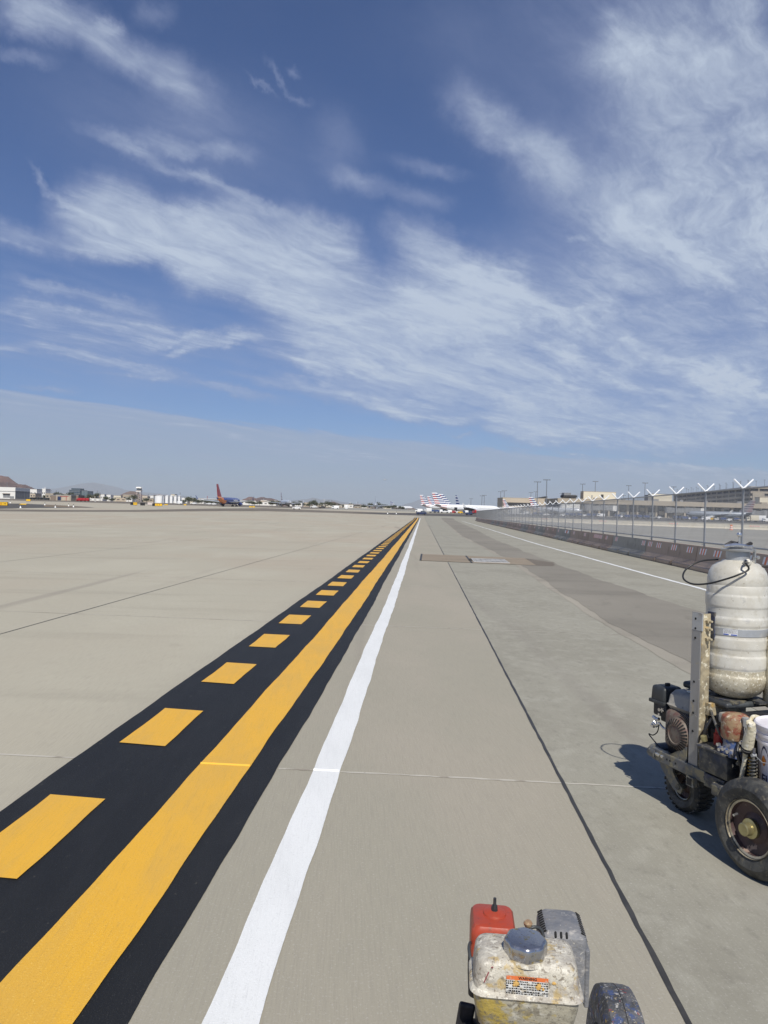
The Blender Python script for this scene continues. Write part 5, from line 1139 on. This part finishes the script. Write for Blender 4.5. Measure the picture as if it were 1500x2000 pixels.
MB().tube([(KX + .02, KY - .03, 1.52), (KX + .055, KY - .03, 1.535), (KX + .07, KY - .02, 1.532)], .009, 8).tube([(KX - .06, KY + .03, 1.52), (KX - .03, KY + .02, 1.538), (KX + .02, KY + .02, 1.53)], .008, 8).build('wing_nut', M['block'], K, 50)
Mf = T(KX - .035, KY - .098, 1.428) @ RX(R(52)) @ RY(R(-25))
MB().lathe([(.021, -.012), (.021, .010), (.016, .016), (.010, .020), (.010, .030), (0, .030)], 20, Mf).build('air_fitting', M['keg'], K, 40)
MB().cyl(Mf @ Vector((0, 0, .018)), Mf @ Vector((-.020, -.004, .044)), .008, n=8).build('fitting_elbow', M['shiny'], K, 40)
MB().box((KX + .030, KY - .085, 1.45), (.010, .012, .115)).cyl((KX + .045, KY - .085, 1.46), (KX + .045, KY - .10, 1.46), .010, n=8).build('lid_clamp', M['shiny'], K)
MB().box((KX + .075, KY - .102, 1.4095), (.060, .008, .004), M=RX(R(20))).build('slot_mark', M['hole'], K)
e0 = Mf @ Vector((-.022, -.005, .048))
hose = [e0, e0 + Vector((-.014, -.014, -.010)), (KX - .075, KY - .150, 1.400), (KX - .125, KY - .128, 1.368), (KX - .165, KY - .085, 1.342), (KX - .205, KY - .01, 1.312), (KX - .228, KY + .08, 1.300), (KX - .222, KY + .16, 1.318), (KX - .19, KY + .20, 1.352), (KX - .14, KY + .21, 1.388), (KX - .08, KY + .18, 1.422), (KX - .02, KY + .12, 1.434)]
def smooth_path(pts, n=8):
    pts = [Vector(p) for p in pts]; out = []
    for i in range(len(pts)-1):
        p0, p1, p2, p3 = pts[max(i-1, 0)], pts[i], pts[i+1], pts[min(i+2, len(pts)-1)]
        for k in range(n):
            t = k/n; out.append(.5*((2*p1) + (p2-p0)*t + (2*p0 - 5*p1 + 4*p2 - p3)*t*t + (3*p1 - p0 - 3*p2 + p3)*t**3))
    return out + [pts[-1]]
MB().tube(smooth_path(hose), .0050, 8).build('air_hose', M['rubber_hose'], K, 60)
# engine of the cart: recoil side facing left, air cleaner forward, fuel tank on top
Eg = MB().rbox((.36, .72, .44), (.24, .26, .26), .03).rbox((.40, .72, .345), (.30, .24, .12), .01).build('engine', M['block'], S, 40)
Mr = T(.205, .70, .445) @ RY(-PI/2)                     # axis pointing left
MB().rbox((.245, .712, .455), (.085, .235, .215), .035, 3).build('fan_housing', M['recoil'], Eg, 40)
MB().lathe([(.092, -.03), (.092, .004), (.080, .020), (.062, .030), (.050, .030), (.047, .026), (.030, .028), (0, .030)], 40, Mr).build('recoil_cover', M['recoil'], Eg, 40)
b = MB()
for k in range(28):
    a = 2*PI*k/28; b.box(Mr @ Vector((.071*math.cos(a), .071*math.sin(a), .0262)), (.0016, .028, .0056), M=(T(0, 0, 0) @ RX(-a) if False else Matrix.Rotation(-a, 4, 'X') @ RX(0) @ RZ(0)))
b2 = MB()
for k in range(28):
    a = 2*PI*k/28; u_ = Vector((0, math.cos(a), math.sin(a))); v_ = Vector((0, -math.sin(a), math.cos(a)))
    c0 = Vector((.205, .70, .445)); p_, q_ = c0 + u_*.058 + Vector((-.0365, 0, 0)), c0 + u_*.088 + Vector((-.0165, 0, 0)); wv = v_*.0048
    b2.add([p_ - wv*.7, q_ - wv, q_ + wv, p_ + wv*.7], [(0, 1, 2, 3)])
b2.build('cooling_slots', M['hole'], Eg, smooth='sheet')
b = MB()
for k in range(5):
    a = R(20 + 12*k); 
    for q in range(2):
        rr_ = .108 + q*.014; pts = [Vector((.2015, .70 + rr_*math.cos(a_) - .0, .445 + rr_*math.sin(a_))) for a_ in (R(15), R(35), R(55))]
for q in range(4):
    rr_ = .100 + q*.011
    vs = []
    for k in range(7):
        a = R(150 - 12*k) if False else R(95 + 11*k); 
        for dr in (-.0026, .0026): vs.append(Vector((.2013, .70 - (rr_+dr)*math.cos(PI - a), .445 + (rr_+dr)*math.sin(a))))
    b.add(vs, [(2*k, 2*k+2, 2*k+3, 2*k+1) for k in range(6)])
b.build('cooling_slots', M['hole'], Eg, smooth='sheet')
# fuel tank
FT = MB().loft([(.355, .725, .105, .10, .03, .548), (.355, .725, .122, .118, .03, .575), (.355, .725, .128, .124, .03, .584), (.355, .725, .122, .118, .03, .590), (.355, .725, .116, .112, .035, .640), (.355, .725, .10, .098, .04, .664), (.36, .725, .075, .075, .04, .672)], 6).build('fuel_tank', M['ftank'], Eg, 40)
MB().loft([(.335, .69, .060, .055, .03, .6735), (.335, .69, .055, .05, .03, .6765)], 5).build('bare_patch', M['ftank_top'], FT, 40)
MB().lathe([(.042, .672), (.044, .676), (.044, .692), (.038, .698), (0, .698)], 20, T(.33, .655, 0), lobes=6, lobe=.05).build('fuel_cap', M['ftank'], FT, 40)
MB().rbox((.46, .77, .688), (.20, .19, .040), .018, 3, M=RZ(R(8))).rbox((.42, .52, .668), (.30, .20, .034), .014, 3).build('cover_pad', M['kblack'], Eg, 40)
# air cleaner and carburettor
AC = MB().rbox((.315, .935, .612), (.145, .125, .098), .020, 3, top=(.93, .93)).rbox((.315, .935, .566), (.155, .135, .022), .006).build('air_cleaner', M['kblack'], Eg, 40)
MB().rbox((.315, .930, .666), (.028, .020, .022), .004).build('wing_nut', M['block'], AC)
CB = MB().rbox((.300, .915, .525), (.105, .115, .080), .012).rbox((.31, .90, .475), (.06, .09, .05), .01).build('carburettor', M['block'], Eg, 40)
b = MB().cyl((.244, .905, .528), (.236, .905, .528), .010, n=10).box((.240, .880, .531), (.010, .030, .008)).box((.240, .88, .531), (.010, .008, .024)).cyl((.244, .905, .50), (.234, .905, .50), .008, n=10).tube([(.25, .97, .47), (.25, .94, .462), (.25, .92, .468)], .010, 8)
b.build('choke_lever', M['shiny'], CB, 40)
MB().tube([(.245, .955, .44), (.245, .935, .425), (.245, .905, .448)], [.016, .012, .010], 8).cyl((.245, .962, .425), (.245, .966, .41), .014, n=10).tube([(.245, .91, .446), (.235, .86, .432), (.235, .835, .432)], .007, 8).build('fuel_lever', M['shiny'], CB, 50)
MB().tube(smooth_path([(.24, .905, .438), (.235, .912, .395), (.235, .95, .365), (.235, .985, .362), (.24, .95, .335), (.25, .86, .286)]), .0036, 6).build('wire', M['rubber_hose'], Eg, 50)
# muffler and pump side, behind the post
MB().rbox((.52, .72, .565), (.16, .24, .15), .03, 2).build('muffler', M['block'], Eg, 40)
MB().rbox((.40, .36, .60), (.36, .18, .06), .012).rbox((.43, .25, .48), (.34, .10, .30), .02).build('pump_block', M['block'], S, 40)
P = MB().cyl((.235, .43, .445), (.235, .43, .525), .028, n=14).rbox((.242, .43, .52), (.045, .04, .07), .01).build('red_valve', M['redp'], S, 40)
MB().rbox((.250, .395, .618), (.07, .06, .055), .012).build('filter_head', M['ftank'], S, 40)
b = MB()
for k in range(8): b.rbox((.242, .365, .47 + k*.017), (.022, .022 + .006*(k % 2), .009), .002)
b.build('fitting_stack', M['grime'], S)
C = MB().lathe([(.0, .672), (.050, .668), (.064, .658), (.068, .642), (.068, .552), (.064, .545), (.058, .545)], 32, T(.205, .293, 0)).build('canister', M['rust'], S, 40)
MB().lathe([(.055, .546), (.055, .515), (.060, .50), (.060, .455), (.0, .455)], 24, T(.205, .293, 0)).rbox((.165, .30, .478), (.05, .10, .045), .012).build('pump_body', M['bluep'], C, 40)
b = MB()
for y, z in ((.27, .487), (.30, .492), (.325, .482), (.335, .505)): b.cyl((.150, y, z), (.132, y, z), .009, n=8)
b.build('pump_bolts', M['shiny'], C, 40)
MB().rbox((.19, .375, .395), (.10, .205, .125), .014, 2, top=(1, .98)).build('hopper', M['hopper'], S, 40)
MB().rbox((.185, .375, .462), (.115, .21, .014), .004).build('hopper_lid', M['grime'], S)
MB().cyl((.165, .46, .485), (.158, .46, .51), .016, n=12).build('drain_cock', M['brass'], S, 40)
# stirring handle, stick, springs
b = MB().tube([(.085, .072, .690), (.095, .085, .655), (.105, .105, .61), (.115, .124, .560)], [.016, .023, .026, .027], 12); b.build('spray_handle', M['gun'], S, 60)
MB().tube([(.115, .13, .558), (.13, .155, .47), (.14, .185, .365), (.14, .19, .31)], [.013, .011, .011, .010], 8).build('stir_stick', M['gun'], S, 60)
MB().cyl((.11, .122, .553), (.116, .131, .540), .024, n=12).build('handle_end', M['block'], S, 40)
for (yy, xx) in ((.130, .150), (.098, .128)):
    pts = [(xx + .017*math.cos(k*PI/5), yy + .017*math.sin(k*PI/5), .33 + k*.00165) for k in range(110)]
    MB().tube(pts, .0035, 6).build('spring', M['springm'] if yy > .12 else M['grime'], S, 60)
    MB().cyl((xx, yy, .31), (xx, yy, .56), .0085, n=10).build('spring_rod', M['grime'], S, 40)
MB().lathe([(.006, .56), (.011, .60), (.013, .655), (.016, .665), (.016, .672), (0, .674)], 12, T(.19, .215, 0)).build('bolt_post', M['galv'], S, 40)
b = MB(); rr = random.Random(6)
for k in range(16): b.rbox((.20 + rr.uniform(0, .12), .185 + rr.uniform(0, .08), .58 + rr.uniform(0, .08)), (rr.uniform(.02, .05), rr.uniform(.02, .05), rr.uniform(.015, .04)), .005, M=RZ(rr.uniform(0, 3)))
b.build('caked_paint', M['gun'], S)
MB().rbox((.56, .14, .49), (.20, .20, .33), .02).build('back_box', M['block'], S)
# second keg foot behind, at the frame edge
MB().lathe([(.05, .64), (.095, .66), (.105, .70), (.105, 1.02), (.08, 1.06), (0, 1.06)], 28, T(.60, .36, 0)).build('bead_hopper', M['keg_low'], S, 40)
# white pail standing on the cart's rear deck
bx, by, bz = .285, .02, .305
MB().box((.40, -.02, .322), (.50, .36, .008)).build('rear_deck', M['grime'], S)
Bk = thing('bucket', 'white plastic pail with navy print riding on the striping cart', 'bucket', Vector(W0) + RZ(RZS).to_3x3() @ Vector((.288, .030, .3262)), RZS)
MB().lathe([(.128, 0), (.130, .004), (.146, .262), (.154, .266), (.154, .276), (.147, .280), (.148, .296), (.157, .300), (.157, .312), (.150, .316), (.151, .340), (.158, .344), (.158, .350)], 48, mi=0).build('pail', M['bucket'], Bk, 40)
MB().lathe([(.162, .338), (.164, .352), (.158, .358), (.146, .352), (.140, .348), (0, .348)], 48).build('lid', M['bucket'], Bk, 40)
def wrap(name, body, size, ang, z, m, r=.1405, bold=.0):
    o = lettering(name, body, size, Matrix.Identity(4), m, Bk, .0004, bold, 'LEFT')
    for v in o.data.vertices:
        a = R(ang) + v.co.x/r; rr_ = r + .0165*((z + v.co.y) - .18)/.262 + .0012 + v.co.z; v.co = (rr_*math.cos(a), rr_*math.sin(a), z + v.co.y)
    return o
def ang_of(x): return x
wrap('lettering', 'FLINT', .062, 160, .094, M['ink'], bold=.0012)
wrap('lettering', 'TRADING', .020, 166, .052, M['ink'])
b = MB(); vs = []
for k in range(9):
    a = R(163 + k*1.5); w_ = .026*math.sin(PI*k/8)
    for z in (.20 - w_, .20 + w_): rr_ = .1405 + .0165*(z - .18)/.262 + .0014; vs.append((rr_*math.cos(a), rr_*math.sin(a), z - .015))
b.add(vs, [(2*k, 2*k+2, 2*k+3, 2*k+1) for k in range(8)]); b.build('print_mark', M['ink_o'], Bk, smooth='sheet')
b = MB(); vs = []
for k in range(13):
    t_ = k/12; a = R(158 + 26*t_); z = .145 + .10*math.sin(PI*t_)**.6
    for q in (0, .012): rr_ = .1405 + .0165*(z + q - .18)/.262 + .0016; vs.append((rr_*math.cos(a), rr_*math.sin(a), z + q))
b.add(vs, [(2*k, 2*k+2, 2*k+3, 2*k+1) for k in range(12)]); b.build('print_mark', M['ink'], Bk, smooth='sheet')
MB().tube([(-.158, .06, .20), (-.176, .0, .188), (-.155, -.07, .198), (-.10, -.125, .21)], .0022, 6).cyl((-.150, .065, .20), (-.172, .068, .20), .009, n=12).build('bail_handle', M['galv'], Bk, 50)

rr = random.Random(12)
for (pts, rad, mm) in [([(.19, .25, .55), (.15, .22, .50), (.16, .20, .42), (.19, .24, .34)], .009, 'rubber_hose'), ([(.21, .46, .60), (.18, .47, .54), (.19, .48, .47), (.23, .46, .42)], .008, 'rubber_hose'),
   ([(.24, .50, .63), (.205, .44, .60), (.20, .40, .55), (.22, .38, .50)], .007, 'grime'), ([(.20, .20, .52), (.17, .19, .56), (.18, .21, .62), (.22, .24, .66)], .007, 'rubber_hose'), ([(.30, .24, .66), (.24, .22, .67), (.20, .20, .63), (.19, .18, .55)], .010, 'gun')]:
    MB().tube(smooth_path(pts, 6), rad, 8).build('hose', M[mm], S, 60)
for k in range(5):
    x, y, z = .185 + rr.uniform(-.02, .03), .20 + rr.uniform(-.03, .06), .44 + k*.035
    MB().cyl((x - .02, y, z), (x + .02, y + .01, z), .013, n=6).cyl((x - .032, y - .002, z), (x - .02, y, z), .008, n=8).build('hose_fitting', M[rr.choice(['shiny', 'brass', 'grime', 'gun'])], S, 40)
MB().rbox((.30, .43, .40), (.12, .08, .16), .01).rbox((.31, .50, .50), (.10, .05, .06), .01).build('gear_case', M['block'], S)
MB().box((.345, .53, .684), (.10, .22, .014), M=RZ(R(6))).box((.50, .50, .684), (.10, .24, .014)).build('tank_seat', M['grime'], S)
# ------------------------------------------------------------------ the second striper, its engine under the camera
M['etank'] = mat('paint spattered tank', (.52, .49, .41), .5, 0, [((.36, .33, .28), 26, .40, .62, .85), ((.42, .31, .13), 34, .55, .64, .8), ((.20, .17, .13), 95, .55, .62, .85), ((.64, .61, .52), 75, .54, .62, .85), ((.17, .14, .11), 230, .60, .66, .8), ((.30, .27, .28), 11, .55, .70, .6), ((.45, .30, .07), 120, .66, .70, .85), ((.30, .04, .06), 60, .74, .77, .8)], bump=.3, bscale=160)
M['etank_low'] = mat('yellow stained tank base', (.36, .335, .26), .5, 0, [((.40, .29, .04), 16, .50, .60, .85), ((.20, .18, .14), 60, .50, .62, .8), ((.52, .50, .43), 44, .56, .66, .7), ((.14, .12, .09), 180, .58, .66, .8)], bump=.25, bscale=120)
M['ac_red'] = mat('faded red air cleaner', (.36, .050, .022), .42, 0, [((.27, .06, .04), 22, .44, .68, .75), ((.12, .05, .04), 60, .60, .72, .6), ((.40, .22, .15), 26, .62, .75, .45), ((.50, .40, .25), 60, .72, .78, .7)], bump=.05, bscale=80)
M['muff'] = mat('spattered grey muffler guard', (.20, .20, .205), .6, .1, [((.14, .15, .17), 30, .44, .66, .8), ((.40, .38, .35), 48, .56, .68, .75), ((.60, .58, .52), 110, .64, .72, .8), ((.20, .17, .13), 74, .62, .70, .6)], bump=.3, bscale=110)
M['chrome'] = mat('spattered chrome cap', (.42, .42, .43), .22, .9, [((.42, .33, .12), 90, .60, .66, .85), ((.26, .05, .10), 60, .66, .70, .8), ((.55, .52, .44), 190, .60, .66, .85), ((.16, .15, .15), 130, .60, .68, .6)], bump=.03, bscale=160)
M['tyre3'] = mat('paint spattered tyre', (.050, .052, .056), .6, 0, [((.12, .12, .125), 20, .40, .62, .85), ((.05, .08, .19), 34, .54, .62, .85), ((.42, .41, .39), 55, .57, .64, .85), ((.28, .05, .05), 48, .62, .67, .85), ((.60, .36, .05), 44, .67, .71, .95), ((.35, .33, .28), 160, .60, .66, .8), ((.30, .22, .10), 90, .62, .68, .7)], bump=.3, bscale=150)
M['w_orange'] = mat('orange label header', (.62, .15, .04), .5, 0, [((.48, .36, .28), 90, .52, .64, .85)]); M['w_white'] = mat('worn white label', (.58, .58, .56), .5, 0, [((.42, .37, .28), 90, .50, .62, .85), ((.30, .28, .25), 200, .58, .66, .6)])
M['gold'] = mat('ochre paint blob', (.58, .36, .11), .5); M['maroon'] = mat('maroon paint', (.22, .05, .06), .5)
Q = thing('line_striper', 'paint spattered engine of the nearest striping cart, red air cleaner and chrome cap', 'line striper', (.289, 1.394, 0), R(-5.5))
def ez(z0): return 1.65 - .82*(1.65 - z0)
s_ = .82
# fuel tank: lip, sloping front with its crease, rounded top
TL = ez(.580)
FT2 = MB().loft([
  (0, 0, .0995, .060, .026, TL), (0, 0, .1035, .063, .026, TL + .004), (0, 0, .1015, .0615, .026, TL + .008),
  (0, .001, .0965, .0565, .024, TL + .011), (0, .001, .0945, .0545, .024, TL + .034), (0, .0005, .0920, .0530, .024, TL + .051), (0, 0, .0885, .0505, .023, TL + .0575),
  (0, -.001, .083, .0455, .022, TL + .0610), (0, -.001, .074, .037, .020, TL + .0630), (0, 0, .060, .026, .016, TL + .0638)], 8).build('fuel_tank', M['etank'], Q, 35)
MB().loft([(0, .004, .070, .040, .02, TL - .085), (0, .002, .086, .050, .025, TL - .062), (0, 0, .0945, .0565, .026, TL - .022), (0, 0, .097, .0585, .026, TL)], 8).build('tank_base', M['etank_low'], FT2, 40)
Mc = T(-.001, -.013, TL + .0660)
MB().lathe([(.034, -.006), (.0385, -.002), (.039, .004), (.039, .018), (.0365, .0225), (.0335, .0240), (.0325, .0242)], 96, Mc, lobes=8, lobe=.032).build('fuel_cap', M['chrome'], FT2, 40)
MB().lathe([(.043, -.010), (.041, -.003), (.036, -.003)], 40, Mc).build('filler_neck', M['etank'], FT2, 40)
# warning label on the sloping front: lies in the plane of the face
pa = Vector((0, .001 - .0565, TL + .011)); pb = Vector((0, .0005 - .0530, TL + .051)); up = (pb - pa).normalized(); nrm = Vector((0, -up.z, up.y))
def on_face(x, v, lift=.0012): return Vector((x, 0, 0)) + pa + up*v + nrm*lift
ML = Matrix(((1, 0, -nrm.x, 0), (0, up.y, nrm.y, 0), (0, up.z, nrm.z, 0), (0, 0, 0, 1)))
def rect(b, x0, x1, v0, v1, lift): b.add([on_face(x0, v0, lift), on_face(x1, v0, lift), on_face(x1, v1, lift), on_face(x0, v1, lift)], [(0, 1, 2, 3)])
b = MB(); rect(b, -.038, .037, -.010, .031, .0014); wl_ = b.build('warning_label', M['w_white'], FT2, smooth='sheet')
b = MB(); rect(b, -.038, .037, .0245, .0315, .0018); b.build('label_header', M['w_orange'], wl_, smooth='sheet')
lettering('lettering', 'WARNING', .0068, Matrix.Translation(on_face(0, .0280, .0021)) @ ML, M['sign_k'], wl_, .0001, .0002)
b = MB(); rr = random.Random(14)
for r_ in range(8):
    v = .0210 - r_*.0041; x = -.0385
    while x < .036:
        l = rr.uniform(.0012, .0052); hh_ = rr.choice([.0017, .0021, .0024])
        if rr.random() < .88: rect(b, x, min(x + l, .037), v, v + hh_, .0019)
        x += l + .0011
b.build('label_print', M['sign_k'], wl_, smooth='sheet')
b = MB()
for v in (-.0041, .0038): rect(b, -.039, .037, v, v + .0006, .0019)
b.build('label_rules', M['sign_k'], wl_, smooth='sheet')
b = MB(); rr = random.Random(9)
def blob(b, x, v, w_, h_, lift=.0024):
    n = 14; b.add([on_face(x, v, lift)] + [on_face(x + w_*math.cos(2*PI*k/n)*rr.uniform(.75, 1.1), v + h_*math.sin(2*PI*k/n)*rr.uniform(.75, 1.1), .0016) for k in range(n)], [(0, 1 + k, 1 + (k+1) % n) for k in range(n)])
blob(b, -.020, .0190, .0060, .0068); blob(b, -.024, .0155, .003, .004); blob(b, .020, .0160, .0055, .0072); blob(b, .028, .0125, .003, .0035); blob(b, .047, .024, .004, .003)
b.build('paint_blobs', M['gold'], FT2, smooth='sheet')
b = MB(); b.add([on_face(-.079, .016, .002), on_face(-.077, .0155, .002), on_face(-.069, .034, .002), on_face(-.071, .035, .002)], [(0, 1, 2, 3)]); blob(b, -.064, .043, .0022, .0018, .0022); b.build('paint_streak', M['maroon'], FT2, smooth='sheet')
# red air cleaner, left and further on
za = ez(.585)
ax, ay = -.048, .218
AC2 = MB().loft([(ax, ay, .048, .054, .016, za - .110), (ax, ay, .048, .054, .016, za - .026), (ax, ay, .0465, .052, .016, za - .010), (ax, ay, .042, .047, .018, za - .002), (ax, ay, .034, .039, .018, za), (ax, ay, .024, .026, .02, za + .0005)], 8).build('air_cleaner', M['ac_red'], Q, 35)
MB().lathe([(.026, -.001), (.024, .004), (.014, .007), (.0, .0075)], 28, T(ax + .004, ay + .006, za)).build('cover_boss', M['ac_red'], AC2, 50)
b = MB().cyl((ax + .004, ay + .006, za + .004), (ax + .004, ay + .006, za + .018), .0075, .006, 12).box((ax + .004, ay + .006, za + .021), (.005, .016, .018), top=(.8, .7)).cyl((ax + .004, ay + .006, za + .02), (ax + .004, ay + .006, za + .034), .0034, n=8); b.build('wing_nut', M['kblack'], AC2, 40)
MB().loft([(ax, ay, .050, .056, .016, za - .150), (ax, ay, .050, .056, .016, za - .108)], 6).build('cleaner_base', M['block'], AC2, 40)
# grey muffler guard, right
mz = ez(.588); mx, my = .099, .214
MG = MB().loft([(mx, my, .048, .056, .014, mz - .140), (mx, my, .048, .056, .014, mz - .022), (mx, my, .046, .053, .014, mz - .010), (mx - .001, my, .036, .044, .012, mz - .001), (mx - .001, my, .030, .037, .012, mz + .001)], 6).build('muffler_guard', M['muff'], Q, 30)
b = MB()
for k in range(3): b.rbox((mx - .019 + k*.0115, my - .0478, mz - .0068), (.0045, .012, .0125), .0018, 2, M=RX(R(-45)))
b.build('vent_slots', M['hole'], MG, 40)
for s in (-1, 1):
    b = MB()
    for k in range(10): b.box((mx - .001 + s*.0410, my - .040 + k*.0088, mz - .0052), (.0125, .0030, .003), M=RY(R(s*42)) @ RZ(R(s*18)))
    for k in range(2): b.box((mx + s*(.040 + k*.003), my - .047 + k*.004, mz - .011 - k*.006), (.009, .003, .0055), M=RZ(R(s*40)) @ RX(R(-40)))
    b.build('vent_slots', M['hole'], MG, 40)
b = MB().rbox((mx + .047, my - .03, mz - .09), (.010, .05, .12), .003); b.build('guard_side', M['muff'], MG)
# throttle stub between them, block, deck and running gear below
b = MB().cyl((.012, .128, ez(.585)), (.018, .130, ez(.625)), .004, .0045, 8).lathe([(.008, 0), (.0095, .005), (.007, .009), (0, .010)], 10, T(.0185, .130, ez(.623))); b.build('throttle_stub', M['rust'], Q, 40)
MB().rbox((0, .07, TL - .17), (.17, .19, .22), .03).rbox((.02, .19, TL - .16), (.15, .12, .18), .02).rbox((0, .06, TL - .30), (.17, .24, .06), .01).build('engine_block', M['block'], Q, 40)
MB().lathe([(.065, 0), (.065, .01), (.05, .02), (0, .022)], 32, T(-.085, .05, TL - .19) @ RY(-PI/2)).build('recoil_cover', M['block'], Q, 40)
MB().rbox((-.108, .050, TL - .118), (.032, .012, .07), .005, M=RY(R(8))).rbox((-.100, .03, TL - .148), (.024, .05, .07), .008).build('side_bracket', M['block'], Q)
b = MB().tube(smooth_path([(-.128, .01, TL - .158), (-.138, .0, TL - .128), (-.130, -.01, TL - .104), (-.118, -.012, TL - .108), (-.114, -.004, TL - .14), (-.12, .01, TL - .162)]), .0078, 10); b.build('pull_handle', M['kblack'], Q, 60)
MB().rbox((-.108, -.02, TL - .128), (.030, .05, .022), .008).build('red_tube', M['maroon'], Q)
MB().rbox((0, .05, TL - .345), (.16, .40, .03), .008).build('deck', M['frame'], Q)
MB().rbox((.06, .34, .26), (.05, .50, .05), .01).build('front_arm', M['frame'], Q); MB().rbox((.15, .47, .232), (.22, .05, .05), .01).build('wheel_arm', M['frame'], Q); MB().rbox((0.03, .10, .34), (.10, .20, .20), .01).build('engine_mount', M['frame'], Q)
def big_tyre(x0, yc, rad, wd, rim_r, m='tyre3'):
    Mx = T(x0, yc, rad) @ RY(PI/2)
    w_ = MB().lathe([(rim_r, .014), (rim_r + .012, .004), (rad*.80, -.002), (rad*.93, .006), (rad*.982, wd*.12), (rad*.995, wd*.24), (rad, wd*.5), (rad*.995, wd*.76), (rad*.982, wd*.88), (rad*.93, wd - .006), (rad*.80, wd + .002), (rim_r + .012, wd - .004), (rim_r, wd - .014)], 64, Mx, caps=False).build('wheel', M[m], Q, 28)
    MB().lathe([(rim_r*1.03, 0), (rim_r*1.03, .014), (rim_r*.9, .03), (rim_r*.3, .04), (0, .04)], 36, Mx, caps=False).lathe([(0, wd - .04), (rim_r*.3, wd - .04), (rim_r*.9, wd - .03), (rim_r*1.03, wd)], 36, Mx, caps=False).build('rim', M['rim'], w_, 35)
    b = MB()
    for x in (.5,): b.lathe([(rad*1.0005, wd*x - .0012), (rad*1.0015, wd*x), (rad*1.0005, wd*x + .0012)], 64, Mx, caps=False)
    b.build('tread_groove', M['tyre'], w_, 40)
    return w_
big_tyre(.243, .480, .226, .100, .125)
big_tyre(.30, -.42, .232, .112, .125); big_tyre(-.36, -.42, .232, .112, .125)
MB().cyl((-.36, -.42, .232), (.40, -.42, .232), .018, n=10).build('axle', M['frame'], Q, 40); MB().cyl((.22, .478, .226), (.38, .478, .226), .016, n=10).build('axle', M['frame'], Q, 40)
MB().rbox((.03, -.20, .36), (.16, .10, .05), .01).rbox((.27, -.42, .31), (.03, .06, .18), .005).rbox((-.21, -.42, .31), (.03, .06, .18), .005).rbox((.03, -.42, .40), (.52, .06, .04), .008).rbox((.03, -.25, .40), (.06, .34, .04), .008).build('rear_frame', M['frame'], Q)

MB().tube(smooth_path([(-.090, .10, TL - .06), (-.100, .14, TL - .03), (-.092, .19, TL - .045), (-.075, .205, TL - .09)]), .0035, 8).build('fuel_line', M['kblack'], Q, 60)
MB().tube(smooth_path([(.055, .14, TL - .02), (.050, .155, TL + .012), (.028, .150, TL + .020), (.0, .150, TL - .01)]), .0035, 8).build('ignition_lead', M['kblack'], Q, 60)
HAZE = 6e-5
build_sky()
# hazy desert air round the whole scene
hz = MB().box((0, 12290, 319), (51000, 25600, 642)).build('haze', bpy.data.materials.new('haze'))
hz['kind'] = 'stuff'
hm = hz.data.materials[0]; hm.use_nodes = True; hm.node_tree.nodes.clear()
ho = hm.node_tree.nodes.new('ShaderNodeOutputMaterial'); hv = hm.node_tree.nodes.new('ShaderNodeVolumePrincipled')
hv.inputs['Color'].default_value = (.82, .89, .95, 1); hv.inputs['Density'].default_value = HAZE; hv.inputs['Anisotropy'].default_value = 0.0
hm.node_tree.links.new(hv.outputs[0], ho.inputs['Volume'])
